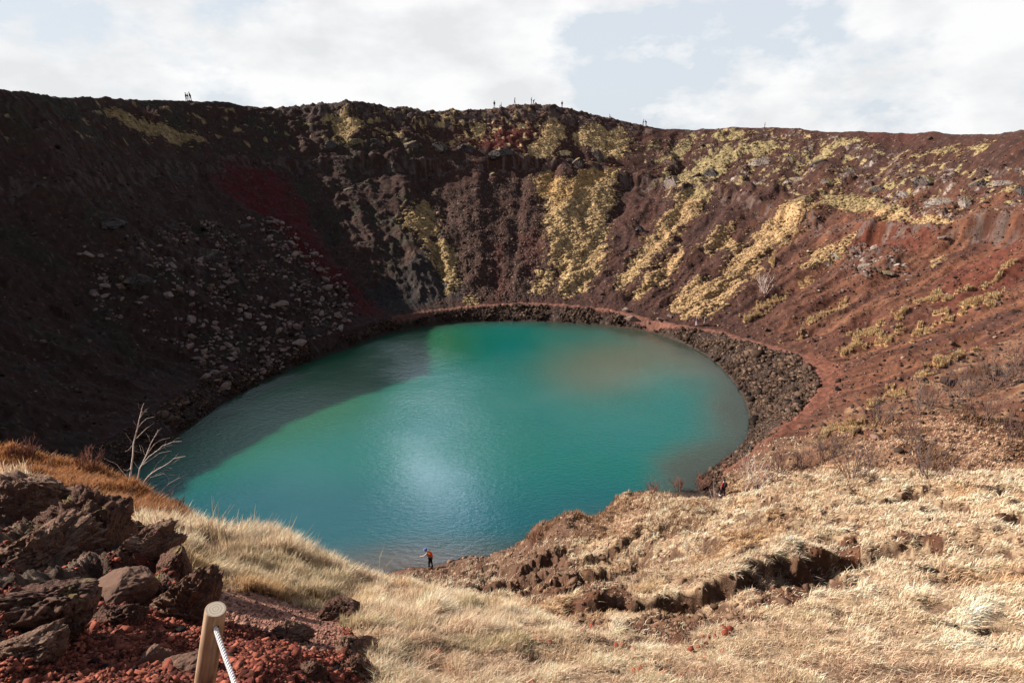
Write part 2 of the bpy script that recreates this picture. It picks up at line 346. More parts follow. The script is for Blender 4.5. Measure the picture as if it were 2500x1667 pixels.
# ------------------------------------------------------------------ ground colour, the left wall's shade partly painted in
def col(c): return np.array(c, np.float32)
A_ = np.zeros(GX.shape + (3,), np.float32)
def put(m, c):
    m = np.asarray(m, np.float32)[..., None]; A_[:] = A_ * (1 - m) + col(c) * m
n1 = fbm(GX / 7, GY / 7, 4, 80); n2 = fbm(GX / 1.6, GY / 1.6, 3, 81); n3 = fbm(TH * 60, S_ * 3, 3, 82); n4 = fbm(GX / .5, GY / .5, 2, 84)
put(np.ones(GX.shape), (.052, .024, .018))
put(np.clip(n1 * .9 + .3, 0, 1) * .7, (.036, .021, .019))
put(np.clip(n3 * 1.3, 0, 1) * .5, (.075, .030, .020))
put(np.clip(-n3 * 1.3, 0, 1) * .3, (.030, .018, .016))
leftw = sstep(1120, 900, U) * (rr_ > 40)
put(leftw * .7, (.058, .032, .024))
put(leftw * sstep(.0, .6, n1 + .4 * n2) * .7, (.040, .037, .023))
rightw = sstep(1650, 2000, U) * sstep(380, 520, V) * (rr_ > 30)
n5 = fbm(TH * 34, S_ * 1.1, 4, 86)
put(rightw * .7, (.105, .040, .025))
put(rightw * np.clip(n3 * 1.2, 0, 1), (.15, .070, .040))
put(rightw * sstep(.05, .6, n5) * .8, (.060, .028, .022))
put(rightw * sstep(.1, .6, -n5) * .6, (.17, .072, .040))
put(blur(red, 3, 2) * np.where(U > 1500, .35, .7), (.085, .018, .014))
put(blur(red, 6, 4) * rightw * .4, (.12, .036, .022))

put(gravelly * .5, (.046, .027, .021))
put(gravelly * sstep(.4, .7, n4), (.10, .066, .055))
put(poly(Uf, Vf, [(820,690),(900,640),(1000,560),(1060,680),(900,720)]) * .7 * (rr_ > 50), (.030, .030, .028))
put(np.clip(n4 - .55, 0, 1) * 1.6 * (rr_ > 45), (.15, .105, .085))
put(rocky * sstep(-.4, .4, n2) * (rr_ > 45) * .8, (.11, .078, .066))
put(rocky * sstep(.35, .75, n2 + .5 * n4) * (rr_ > 45) * sstep(1500, 1700, U) * (np.abs(S_ - CBW) > .035) * .8, (.30, .235, .20))
mossc = np.clip(.5 + n2 * .6 + n4 * .3, 0, 1)
put(moss, (.24, .155, .072))
put(moss * mossc, (.46, .325, .17))
put(moss * poly(Uf, Vf, [(1225,395),(1415,390),(1290,470),(1240,450)]), (.36, .225, .10))
put(moss * sstep(1450, 1520, U) * sstep(440, 480, V) * .6, (.36, .225, .115))
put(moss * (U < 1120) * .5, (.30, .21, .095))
put((poly(Uf, Vf, [(1480,300),(2352,330),(2352,500),(1500,450)]) & moss) * .7 , (.20, .16, .080))
put(straw * .9, (.44, .27, .13))
# shore bank of rubble
bankm = (DSH > -.2) * (S_ < -.02) * (rr_ > 40)
put(bankm * .85, (.045, .030, .024))
put(bankm * sstep(.25, .5, n4), (.10, .075, .058))
put((DSH > -9) * (DSH < .25) * (rr_ > 35), (.05, .036, .028))
put((DSH > .3) * (DSH < 14) * (GY < 58) * (rr_ < 62) * (np.abs(GX) < 30) * .9, (.105, .058, .037))
put(pathf * (U > 900) * (GY > 60) * .8, (.19, .085, .060))
put(pathf * (U <= 900) * .6, (.06, .028, .026))
put(poly(Uf, Vf, [(1850,810),(1930,830),(1930,900),(1850,960),(1700,1080),(1640,1100),(1640,1080),(1780,980),(1860,900)]) * .6 * (rr_ > 40), (.17, .065, .042))
# slope between scrub and shore at right
scr = poly(Uf, Vf, [(1640,1120),(1740,1060),(1900,960),(2050,920),(2200,820),(2352,760),(2352,1080),(1950,1080),(1800,1090),(1640,1160)]) & (rr_ > 25)
put(scr * .6, (.14, .065, .038))
put(scr * np.clip(n2 + .2, 0, 1), (.20, .12, .07))
# near ground
nearm = sstep(46, 36, rr_) * (DSH > 1)
put(nearm, (.34, .235, .145))
put(nearm * sstep(.1, .7, n2) * .8, (.20, .14, .08))
bald0 = np.maximum(sstep(.32, .55, fbm(GX / 1.9, GY / 1.9, 4, 125)), sstep(.38, .55, fbm(GX / .7, GY / .7, 3, 127)))
put(nearm * bald0 * (U > 1100) * .75, (.10, .055, .034))
put(soil2, (.095, .042, .024)); put(soil2 * sstep(.1, .6, n4 + n2), (.15, .078, .045))
put(soil2 * poly(Uf, Vf, [(1560,1440),(1740,1330),(1960,1210),(1990,1240),(1850,1370),(1700,1470)]) * sstep(-.2, .4, n2), (.12, .050, .026))
put(poly(Uf, Vf, [(1000,1290),(1150,1262),(1250,1290),(1120,1320),(1010,1320)]) * sstep(0, .4, n4) * (rr_ < 60), (.25, .17, .13))
put(nearm * sstep(.95, 1.5, STEEP) * (rr_ > 3) * .9, (.075, .038, .024))
put((GZ > -.3) * (GY < 58) * (GY > 21) * (np.abs(GX) < 30) * (U < 1330) * (rr_ < 62) * .85, (.100, .054, .035))
put(rust, (.16, .062, .028))
put(cinder, (.125, .030, .018)); put(cinder * sstep(.0, .6, n2 + n4), (.085, .045, .032)); put(cinder * sstep(.2, .7, fbm(GX / .9, GY / .9, 3, 90)), (.12, .075, .05))
put(heapb, (.075, .050, .036)); put(heapb * sstep(-.1, .5, fbm(GX / .3, GY / .3, 3, 91)), (.15, .105, .075)); put(heapb * sstep(.25, .6, fbm(GX / .7, GY / .7, 3, 92)), (.10, .03, .02)); put(heapb * sstep(.45, .7, fbm(GX / .5, GY / .5, 3, 93)), (.16, .15, .04))
put(blur(trail, 5, 3), (.30, .145, .105)); put(blur(trail, 5, 3) * sstep(.2, .8, n4 + n2), (.21, .095, .066))
put(blur((U < 1000) & (rr_ > 45) & ~moss, 30, 20) * .4, (.016, .011, .011))  # dark tone painted over the left wall to deepen its shade
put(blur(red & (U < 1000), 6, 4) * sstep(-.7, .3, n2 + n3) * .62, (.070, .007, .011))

A_ *= (1 + .22 * np.clip(n4, -1, 1) + .12 * np.clip(n2, -1, 1))[..., None]
A_ = np.clip(A_, .004, .8)
# ------------------------------------------------------------------ materials
def new_mat(name):
    m = bpy.data.materials.new(name); m.use_nodes = True; nt = m.node_tree
    b = nt.nodes['Principled BSDF']; b.inputs['Specular IOR Level'].default_value = .25; return m, nt, b
def N(nt, t, **k):
    n_ = nt.nodes.new(t)
    for a, v in k.items(): setattr(n_, a, v)
    return n_
def noise(nt, scale, detail=4, rough=.55, coord=None):
    t = N(nt, 'ShaderNodeTexNoise'); t.inputs['Scale'].default_value = scale; t.inputs['Detail'].default_value = detail; t.inputs['Roughness'].default_value = rough
    if coord is not None: nt.links.new(coord, t.inputs['Vector'])
    return t
def mathn(nt, op, a, b=None, c=None):
    m = N(nt, 'ShaderNodeMath', operation=op)
    for i, v in enumerate((a, b, c)):
        if v is None: continue
        if isinstance(v, (int, float)): m.inputs[i].default_value = v
        else: nt.links.new(v, m.inputs[i])
    return m.outputs[0]
def mixc(nt, fac, a, b, mode='MIX'):
    m = N(nt, 'ShaderNodeMix', data_type='RGBA', blend_type=mode)
    for i, v in ((0, fac), (6, a), (7, b)):
        if isinstance(v, (int, float)): m.inputs[i].default_value = v
        elif isinstance(v, tuple): m.inputs[i].default_value = (*v, 1)
        else: nt.links.new(v, m.inputs[i])
    return m.outputs[2]
def ramp(nt, fac, stops):
    r = N(nt, 'ShaderNodeValToRGB'); e = r.color_ramp.elements
    while len(e) < len(stops): e.new(.5)
    for el, (p, c) in zip(e, stops):
        el.position = p; el.color = (*c, 1) if len(c) == 3 else c
    nt.links.new(fac, r.inputs[0]); return r.outputs[0]
def bump(nt, b, h, strength, dist):
    n_ = N(nt, 'ShaderNodeBump'); n_.inputs['Strength'].default_value = strength; n_.inputs['Distance'].default_value = dist
    nt.links.new(h, n_.inputs['Height']); nt.links.new(n_.outputs[0], b.inputs['Normal'])
def geo_pos(nt): return N(nt, 'ShaderNodeNewGeometry').outputs['Position']
def attr_mat(name, s1=3.0, s2=30.0, bd=.06, rough=.95, var=(.6, 1.45)):
    m, nt, b = new_mat(name)
    at = N(nt, 'ShaderNodeAttribute', attribute_name='tone'); p = geo_pos(nt)
    a1 = noise(nt, s1, 6, .65, p); a2 = noise(nt, s2, 4, .6, p)
    f = mathn(nt, 'ADD', mathn(nt, 'MULTIPLY', a1.outputs[0], .6), mathn(nt, 'MULTIPLY', a2.outputs[0], .4))
    sh = ramp(nt, f, [(.32, (var[0],) * 3), (.68, (var[1],) * 3)])
    nt.links.new(mixc(nt, 1.0, at.outputs['Color'], sh, 'MULTIPLY'), b.inputs['Base Color'])
    b.inputs['Roughness'].default_value = rough; b.inputs['Specular IOR Level'].default_value = .12
    bump(nt, b, f, .9, bd)
    return m
M_terrain = attr_mat('terrain_ground', 1.6, 9.0, .25)
M_near = attr_mat('near_ground', 7.0, 45.0, .07, .95, (.45, 1.6))
# ------------------------------------------------------------------ mesh helpers
def tag(o, label=None, cat=None, group=None, kind=None):
    if label: o['label'] = label
    if cat: o['category'] = cat
    if group: o['group'] = group
    if kind: o['kind'] = kind
    return o
def np_mesh(name, co, quads=None, tris=None, tone=None, smooth=True):
    me = bpy.data.meshes.new(name); co = np.ascontiguousarray(co, np.float32)
    nq = 0 if quads is None else len(quads); ntt = 0 if tris is None else len(tris)
    me.vertices.add(len(co)); me.vertices.foreach_set('co', co.ravel())
    idx = np.concatenate([(quads.ravel() if nq else np.zeros(0, np.int64)), (tris.ravel() if ntt else np.zeros(0, np.int64))]).astype(np.int32)
    me.loops.add(len(idx)); me.loops.foreach_set('vertex_index', idx)
    me.polygons.add(nq + ntt)
    st = np.concatenate([np.arange(nq) * 4, nq * 4 + np.arange(ntt) * 3]).astype(np.int32)
    me.polygons.foreach_set('loop_start', st)
    me.update(calc_edges=True); me.validate()
    if smooth: me.polygons.foreach_set('use_smooth', np.ones(nq + ntt, bool))
    if tone is not None:
        a = me.attributes.new('tone', 'FLOAT_COLOR', 'POINT')
        a.data.foreach_set('color', np.concatenate([tone, np.ones((len(tone), 1))], 1).astype(np.float32).ravel())
    return me
def link(name, me, mat=None, parent=None, loc=None):
    o = bpy.data.objects.new(name, me); COL.objects.link(o)
    if mat is not None and hasattr(me, 'materials') and len(me.materials) == 0: me.materials.append(mat)
    if parent: o.parent = parent
    if loc is not None: o.location = loc
    return o
# ------------------------------------------------------------------ terrain objects: the crater and the near slope share one height field
def grid_part(name, jr0, jr1, mat):
    co = np.stack([GX[:, jr0:jr1], GY[:, jr0:jr1], GZ[:, jr0:jr1]], -1); w = jr1 - jr0
    i, j = np.meshgrid(np.arange(NA - 1), np.arange(w - 1), indexing='ij'); v = i * w + j
    q = np.stack([v, v + 1, v + w + 1, v + w], -1).reshape(-1, 4)
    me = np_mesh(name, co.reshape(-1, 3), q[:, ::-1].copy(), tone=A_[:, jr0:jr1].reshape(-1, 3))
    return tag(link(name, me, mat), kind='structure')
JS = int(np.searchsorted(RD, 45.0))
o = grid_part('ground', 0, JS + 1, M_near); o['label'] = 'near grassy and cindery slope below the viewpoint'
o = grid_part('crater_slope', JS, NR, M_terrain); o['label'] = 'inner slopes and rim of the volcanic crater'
print('terrain', round(time.time() - T0, 1))
# ------------------------------------------------------------------ lake
wn_ = 260
wx, wy = np.meshgrid(np.linspace(-52, 46, wn_), np.linspace(30, 124, wn_), indexing='ij')
hz_ = hgt(wx, wy)
tdx, tdy = wx - C0[0], wy - C0[1]; tth = np.arctan2(tdy, tdx); dsh = per(tth, TS, RS) - np.hypot(tdx, tdy)
uw, vw, _ = image_px(wx, wy, wx * 0)
wt = np.zeros(wx.shape + (3,)); wt[:] = (.000, .092, .075)
def wput(m, c):
    m = np.clip(np.asarray(m, float), 0, 1)[..., None]; wt[:] = wt * (1 - m) + np.array(c) * m
wnz = fbm(wx / 14, wy / 14, 3, 101)
wput(sstep(.0, .9, wnz) * .4, (.000, .095, .095))
wl = fbm(wx / 20, wy / 20, 2, 102) * 30
wput(sstep(1040, 1200, vw + wl * 1.4) * .8, (.004, .060, .078))  # blue of the mirrored sky painted into the near water
shade_green = poly(uw + wl, vw + wl * .6, [(380,1130),(300,1000),(600,840),(900,740),(1090,742),(1085,820),(960,850),(890,880),(850,950),(760,1000),(600,1040),(450,1095)]).astype(float)
wput(blur(shade_green, 9, 9) * .95, (.010, .085, .036))  # deep green of the rim's shadow painted into the water colour
shelf = np.exp(-(((uw - 1370) / 130)**2 + ((vw - 850) / 65)**2)**1.3) + np.exp(-(((uw - 1560) / 160)**2 + ((vw - 800) / 60)**2)**1.2)
wput(shelf * .85, (.062, .078, .048))
wput(sstep(9, 0, dsh + wnz * 2) * .85 * sstep(1180, 1450, uw), (.058, .054, .038))
wput(sstep(5, 0, dsh + wnz * 2) * .7, (.03, .04, .03))
wput(.7 * np.exp(-(((uw - 950) / 230)**2 + ((vw - 1300) / 45)**2)), (.10, .075, .06))
wq = np.arange(wn_ * wn_).reshape(wn_, wn_)
q = np.stack([wq[:-1, :-1], wq[1:, :-1], wq[1:, 1:], wq[:-1, 1:]], -1).reshape(-1, 4)
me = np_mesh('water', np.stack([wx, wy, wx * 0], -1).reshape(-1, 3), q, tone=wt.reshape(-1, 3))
Mw, nt, b = new_mat('lake_water')
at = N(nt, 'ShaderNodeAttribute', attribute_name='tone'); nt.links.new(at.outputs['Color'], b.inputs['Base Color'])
b.inputs['Roughness'].default_value = .09; b.inputs['IOR'].default_value = 1.40; b.inputs['Specular IOR Level'].default_value = .5
p = geo_pos(nt); mp = N(nt, 'ShaderNodeMapping'); mp.inputs['Scale'].default_value = (.7, 1.3, 1); mp.inputs['Rotation'].default_value = (0, 0, .35); nt.links.new(p, mp.inputs[0])
w1 = noise(nt, 2.2, 5, .62, mp.outputs[0]); w2 = noise(nt, .35, 2, .5, mp.outputs[0])
w3 = noise(nt, .06, 2, .5, p); rip = mathn(nt, 'MULTIPLY', w1.outputs[0], ramp(nt, w3.outputs[0], [(.35, (.5, .5, .5)), (.65, (1.6, 1.6, 1.6))]))
b.subsurface_method = 'BURLEY'; b.inputs['Subsurface Weight'].default_value = .85; b.inputs['Subsurface Radius'].default_value = (1, 1, 1); b.inputs['Subsurface Scale'].default_value = 2.2
bump(nt, b, mathn(nt, 'ADD', rip, mathn(nt, 'MULTIPLY', w2.outputs[0], .5)), .6, .055)
tag(link('water', me, Mw), kind='structure')
# ------------------------------------------------------------------ sky, sun, camera
SUN_AZ = math.radians(-77); SUN_EL = math.radians(31)       # azimuth from +Y towards +X
w = bpy.data.worlds.new('World'); SC.world = w; w.use_nodes = True; nt = w.node_tree
bg = nt.nodes['Background']; bg.inputs[1].default_value = .052
sky = N(nt, 'ShaderNodeTexSky'); sky.sky_type = 'NISHITA'; sky.sun_disc = False; sky.sun_elevation = SUN_EL; sky.sun_rotation = SUN_AZ
sky.air_density = 1.0; sky.dust_density = 1.5
tc = N(nt, 'ShaderNodeTexCoord'); g = tc.outputs['Generated']
sep = N(nt, 'ShaderNodeSeparateXYZ'); nt.links.new(g, sep.inputs[0])
zz = mathn(nt, 'ADD', mathn(nt, 'MAXIMUM', sep.outputs[2], 0), .22)
cx = mathn(nt, 'DIVIDE', sep.outputs[0], zz); cy = mathn(nt, 'DIVIDE', sep.outputs[1], zz)
cmb = N(nt, 'ShaderNodeCombineXYZ'); nt.links.new(cx, cmb.inputs[0]); nt.links.new(cy, cmb.inputs[1]); cmb.inputs[2].default_value = 3.1
mp = N(nt, 'ShaderNodeMapping'); mp.inputs['Location'].default_value = (.35, .2, .1); mp.inputs['Scale'].default_value = (2.6, 2.6, 5.0); nt.links.new(g, mp.inputs[0])
cn = noise(nt, 1.7, 10, .60, mp.outputs[0])
def vdot(d):
    v = N(nt, 'ShaderNodeVectorMath', operation='DOT_PRODUCT'); nt.links.new(g, v.inputs[0]); v.inputs[1].default_value = d; return v.outputs['Value']
def dirp(px, py):
    v = Vector(unproj(px, py, 1.0)) - Vector((0, 0, EYE)); return tuple(v.normalized())
def blob(px, py, c0, c1, amp):
    m = N(nt, 'ShaderNodeMapRange', interpolation_type='SMOOTHSTEP'); nt.links.new(vdot(dirp(px, py)), m.inputs[0])
    m.inputs[1].default_value = math.cos(math.radians(c1)); m.inputs[2].default_value = math.cos(math.radians(c0)); m.inputs[4].default_value = amp
    return m.outputs[0]
f = mathn(nt, 'ADD', mathn(nt, 'MULTIPLY', mathn(nt, 'SUBTRACT', cn.outputs[0], .5), 1.9), .5)
for bb in [(120,130,3,13,.20),(800,160,5,16,.22),(1050,60,2,12,.18),(480,170,1,7,.12),(2150,130,5,15,.20),(1700,270,2,8,.10),(1240,270,1,5,.14),(1640,110,4,14,-.10),(400,20,4,13,-.19),(1330,220,2,8,-.10),(950,-400,8,30,.2),(1560,40,1,6,.09),(1480,215,1,5,.08),(1450,150,2,9,-.1)]:
    f = mathn(nt, 'ADD', f, blob(*bb))
f = mathn(nt, 'ADD', f, mathn(nt, 'MULTIPLY', mathn(nt, 'SUBTRACT', noise(nt, 4.5, 8, .6, mp.outputs[0]).outputs[0], .5), .34))
cm = ramp(nt, f, [(.44, (0, 0, 0)), (.53, (.5, .5, .5)), (.66, (1, 1, 1))])
vf = N(nt, 'ShaderNodeMapRange'); nt.links.new(sep.outputs[2], vf.inputs[0]); vf.inputs[1].default_value = .22; vf.inputs[2].default_value = .52; vf.inputs[3].default_value = .88; vf.inputs[4].default_value = .06
veil = mixc(nt, vf.outputs[0], sky.outputs[0], (7.3, 7.9, 8.6))
cl2 = noise(nt, 2.4, 5, .55, mp.outputs[0])
cwhite = ramp(nt, cl2.outputs[0], [(.36, (.78, .79, .80)), (.58, (.98, .975, .97))])
cw = mixc(nt, 1.0, cwhite, (10, 10, 10), 'MULTIPLY')
cmh = mathn(nt, 'MULTIPLY', cm, mathn(nt, 'ADD', mathn(nt, 'MULTIPLY', vf.outputs[0], .9), .1))
fin = mixc(nt, cmh, veil, cw)
# sunlit cloud heads added out of view to give the lake its glow
def dirae(az, el): az, el = math.radians(az), math.radians(el); return (math.sin(az) * math.cos(el), math.cos(az) * math.cos(el), math.sin(el))
def bblob(az, el, c0, c1, amp):
    m = N(nt, 'ShaderNodeMapRange', interpolation_type='SMOOTHSTEP'); nt.links.new(vdot(dirae(az, el)), m.inputs[0])
    m.inputs[1].default_value = math.cos(math.radians(c1)); m.inputs[2].default_value = math.cos(math.radians(c0)); m.inputs[4].default_value = amp
    return m.outputs[0]
br = mathn(nt, 'ADD', bblob(-7.5, 32, .3, 4.6, 17.0), mathn(nt, 'ADD', bblob(-9.5, 27.5, .2, 3.0, 12.0), bblob(-22, 35, 1, 7, 4.0)))
hi = N(nt, 'ShaderNodeVectorMath', operation='SCALE'); nt.links.new(fin, hi.inputs[0]); nt.links.new(mathn(nt, 'ADD', mathn(nt, 'MULTIPLY', br, mathn(nt, 'MULTIPLY', noise(nt, 7, 5, .6, g).outputs[0], 2.0)), 1.0), hi.inputs['Scale'])
nt.links.new(hi.outputs[0], bg.inputs[0])
sd = bpy.data.lights.new('sun', 'SUN'); sd.energy = 5.0; sd.angle = math.radians(.5); sd.color = (1, .93, .84)
so = bpy.data.objects.new('sun', sd); COL.objects.link(so)
sdir = Vector(dirae(math.degrees(SUN_AZ), math.degrees(SUN_EL))); so.rotation_euler = sdir.to_track_quat('Z', 'Y').to_euler(); so.location = (0, 0, 80)
cam = bpy.data.cameras.new('camera'); cam.lens = FPX / 2500 * 36; cam.sensor_width = 36; cam.clip_start = .05; cam.clip_end = 10000
co_ = bpy.data.objects.new('camera', cam); COL.objects.link(co_); co_.location = (0, 0, EYE); co_.rotation_euler = (PI / 2 - PITCH, 0, 0); SC.camera = co_
SC.view_settings.view_transform = 'Standard'; SC.view_settings.look = 'None'; SC.view_settings.exposure = 1.0; SC.view_settings.gamma = 1
print('script', round(time.time() - T0, 1))
# ================================================================== visibility of the ground cells from the viewpoint
ELV = (GZ - EYE) / rr_
CMX = np.maximum.accumulate(ELV, axis=1)
SEEN = (ELV > CMX - .006) & (np.abs(aa) < math.radians(51))
NEARSEEN = (ELV > CMX - .05) & (np.abs(aa) < math.radians(56))
UU, VV, DDD = image_px(GX, GY, GZ)
INFR = (UU > -60) & (UU < 2412) & (VV < 1650) & (DDD > 1)
def pick(weight, n):
    p = (weight * 1.0).ravel(); k = np.nonzero(p > 0)[0]; pp = p[k] / p[k].sum()
    c = RNG.choice(k, n, p=pp); i, j = np.unravel_index(c, GX.shape)
    i2 = np.minimum(i + 1, NA - 1); j2 = np.minimum(j + 1, NR - 1)
    a = AZ[i] + (AZ[i2] - AZ[i]) * RNG.random(n); r = RD[j] + (RD[j2] - RD[j]) * RNG.random(n)
    x, y = r * np.sin(a), r * np.cos(a); return x, y, hgt(x, y), i, j
# ------------------------------------------------------------------ loose stones (stuff)
def base_rocks(k, seed):
    rs = np.random.default_rng(seed)
    v = np.array([(x, y, z_) for x in (-1, 1) for y in (-1, 1) for z_ in (-1, 1)], float) * .62
    f = np.array([(0,1,3),(0,3,2),(4,6,7),(4,7,5),(0,4,5),(0,5,1),(2,3,7),(2,7,6),(0,2,6),(0,6,4),(1,5,7),(1,7,3)])
    return np.array([(v + rs.uniform(-.33, .33, v.shape)) * np.array([1, rs.uniform(.6, .9), rs.uniform(.4, .8)]) for _ in range(k)]), f
BR, BF = base_rocks(24, 3)
def stones(name, x, y, z_, size, tone, mat, label):
    n_ = len(x); kk = RNG.integers(0, len(BR), n_); b_ = BR[kk] * size[:, None, None]
    a = RNG.random(n_) * 2 * PI; ca, sa = np.cos(a)[:, None], np.sin(a)[:, None]
    tx = RNG.normal(0, .35, n_)[:, None]
    X, Y, Z = b_[..., 0], b_[..., 1], b_[..., 2]
    X, Z = X * np.cos(tx) - Z * np.sin(tx), X * np.sin(tx) + Z * np.cos(tx)
    co = np.stack([X * ca - Y * sa + x[:, None], X * sa + Y * ca + y[:, None], Z + z_[:, None] + (size * .18)[:, None]], -1).reshape(-1, 3)
    t = (BF[None] + (np.arange(n_) * len(BR[0]))[:, None, None]).reshape(-1, 3)
    tn = np.repeat(tone, len(BR[0]), 0)
    me = np_mesh(name, co, tris=t, tone=tn, smooth=False)
    return tag(link(name, me, mat), label, 'stones', kind='stuff')
M_stone = attr_mat('loose_stone', 8, 40, .03, .9, (.75, 1.3))
def tones(n_, a, b, j=.25):
    t = RNG.random((n_, 1)); return np.clip((np.array(a) * (1 - t) + np.array(b) * t) * (1 + RNG.normal(0, j, (n_, 1))), .005, .8)
nb = fbm(GX / 3, GY / 3, 3, 150)
wsh = (.15 + sstep(-.5, .3, nb)) * ((DSH > .1) & (S_ < -.01) & (rr_ > 40) & SEEN & (1 - pathf > .6))
x, y, zz_, i, j = pick(wsh, 46000)
stones('shore_rubble', x, y, zz_, RNG.lognormal(-2.4, .58, len(x)).clip(.04, .65) * (1 + .5 * nb[i, j]) * np.where(y < 62, .6, 1), tones(len(x), (.034, .020, .015), (.10, .062, .042), .45) * (.55 + .45 * sstep(.2, 1.5, DSH[i, j]))[:, None], M_stone, 'dark rubble stones packed on the lake bank below the footpath')
wal = (SEEN & (rr_ > 45) & (S_ > .01) & (S_ < .98)) * (.22 + 1.8 * gravelly + 1.3 * rockb + .7 * blur(band, 3, 3) + .6 * (n2 > .3) + .3 * rightw) * (1 - mossb)
x, y, zz_, i, j = pick(wal, 34000)
lef = (U[i, j] < 1000); tn = tones(len(x), (.040, .024, .019), (.12, .075, .055), .35); pale = RNG.random(len(x)) < .05; tn[pale] *= 2.2
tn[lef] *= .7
stones('scree', x, y, zz_, RNG.lognormal(-2.2, .5, len(x)).clip(.05, .7), tn, M_stone, 'small scree stones strewn over the crater wall')
# moss cushions
mw = (SEEN & moss & (rr_ > 50))
mfr = (blur(moss, 9, 7) > .12) & ~moss & (fbm(QA / 1.2, QB / 1.2, 3, 63) > .28)
x, y, zz_, i, j = pick(mw * np.where(band | upper_l, .5, 1) + SEEN * mfr * .5, 38000)
bm = bmesh.new(); bmesh.ops.create_icosphere(bm, subdivisions=1, radius=1); CV = np.array([q.co[:] for q in bm.verts]); CF = np.array([[q.index for q in g_.verts] for g_ in bm.faces]); bm.free()
n_ = len(x); sz = RNG.lognormal(-1.85, .45, n_).clip(.07, .6)
b_ = CV[None] * sz[:, None, None] * np.array([1.3, .85, .38]) * (1 + RNG.uniform(-.22, .22, (n_, len(CV), 1)))
co = (b_ + np.stack([x, y, zz_ + .02], -1)[:, None]).reshape(-1, 3)
tn = np.where(moss[i, j][:, None], A_[i, j], np.array([.27, .19, .085])) * (1 + RNG.normal(0, .25, (n_, 1)))
mv = (.5 + .9 * fbm(x / 3, y / 3, 3, 160) + RNG.normal(0, .25, n_)).clip(0, 1)[:, None]; tn = tn * (1 - mv * .45) + np.array([.20, .125, .075]) * mv * .45
me = np_mesh('moss', co, tris=(CF[None] + (np.arange(n_) * 12)[:, None, None]).reshape(-1, 3), tone=np.repeat(tn.clip(.01, .7), 12, 0))
M_moss = attr_mat('moss_cushions', 3, 14, .12, 1.0, (.6, 1.35))
tag(link('moss', me, M_moss), 'yellow green moss cushions carpeting patches of the crater wall', 'moss', kind='stuff')
# red cinder gravel
cw_ = (cinder & ~trail & NEARSEEN & INFR & (rr_ > 1.8) & (rr_ < 12)) * sstep(-.5, .4, n2 - n4 * .3 + .3)
x, y, zz_, i, j = pick(cw_ * (1 - .55 * heapb), 110000)
stones('cinder_gravel', x, y, zz_, RNG.lognormal(-5.1, .62, len(x)).clip(.003, .05), tones(len(x), (.085, .020, .013), (.20, .060, .036), .5), M_stone, 'loose red cinder gravel on the slope around the lava rocks')
so_w = ((soil | ((STEEP > .9) & (UU > 1050) & (rr_ < 45) & (DSH > 3))) & NEARSEEN & INFR)
x, y, zz_, i, j = pick(so_w, 17000)
stones('soil_clods', x, y, zz_, RNG.lognormal(-4.3, .6, len(x)).clip(.006, .12) * (.5 + rr_[i, j] * .09), tones(len(x), (.08, .042, .026), (.20, .12, .075), .3), M_stone, 'brown soil clods and pebbles on the bare eroded bank')
tw = trail & NEARSEEN
x, y, zz_, i, j = pick(tw, 3000)
stones('trail_grit', x, y, zz_, RNG.lognormal(-5.0, .6, len(x)).clip(.003, .03), tones(len(x), (.12, .05, .035), (.32, .17, .12), .3), M_stone, 'reddish grit and small stones on the worn trail')
# red cinders fallen on the grass
gw = (NEARSEEN & INFR & (rr_ < 9) & ~cinder & ~trail & ~soil & (UU > 850) & (UU < 1700) & (VV > 1420)) * sstep(.15, .8, wn) 
x, y, zz_, i, j = pick(gw, 160)
stones('fallen_cinders', x, y, zz_ + .02, RNG.lognormal(-3.9, .5, len(x)).clip(.01, .07), tones(len(x), (.15, .03, .015), (.26, .06, .03), .3), M_stone, 'red cinder lumps lying in the pale grass')
print('stones', round(time.time() - T0, 1))
# ------------------------------------------------------------------ grass
M_grass, nt, b = new_mat('dry_grass')
at = N(nt, 'ShaderNodeAttribute', attribute_name='tone'); nt.links.new(at.outputs['Color'], b.inputs['Base Color']); b.inputs['Roughness'].default_value = .7; b.inputs['Specular IOR Level'].default_value = .3
tr = N(nt, 'ShaderNodeBsdfTranslucent'); nt.links.new(at.outputs['Color'], tr.inputs[0]); mx = N(nt, 'ShaderNodeMixShader'); mx.inputs[0].default_value = .32
nt.links.new(b.outputs[0], mx.inputs[1]); nt.links.new(tr.outputs[0], mx.inputs[2]); nt.links.new(mx.outputs[0], nt.nodes['Material Output'].inputs[0])
def blades(name, x, y, z_, L, wdt, lx, ly, lean, tone, label, cat='grass', mat=None):
    """lean 0 upright .. 1 lying; (lx, ly) unit direction of the lean"""
    n_ = len(x); up = L * np.cos(lean * 1.25); out = L * np.sin(lean * 1.25)
    ang = RNG.random(n_) * PI; wx_, wy_ = np.cos(ang) * wdt * .5, np.sin(ang) * wdt * .5
    P0 = np.stack([x, y, z_ - .02], -1)
    def at_(f, g): return P0 + np.stack([lx * out * f, ly * out * f, up * g], -1)
    Wd = np.stack([wx_, wy_, wx_ * 0], -1)
    m = at_(.30, .60); t = at_(1.0, .92)
    co = np.stack([P0 - Wd, P0 + Wd, m + Wd * .85, m - Wd * .85, t], 1).reshape(-1, 3)
    o_ = np.arange(n_)[:, None] * 5
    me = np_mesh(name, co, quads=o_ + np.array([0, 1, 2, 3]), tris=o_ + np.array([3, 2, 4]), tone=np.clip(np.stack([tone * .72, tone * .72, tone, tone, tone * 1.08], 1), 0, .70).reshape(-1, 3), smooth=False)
    return tag(link(name, me, mat or M_grass), label, cat, kind='stuff')
gm = NEARSEEN & INFR & (DSH > 2.5) & (rr_ < 62) & (rr_ > 1.9) & ~trail & (GY > .5)
clump = fbm(GX / .38, GY / .38, 2, 126)
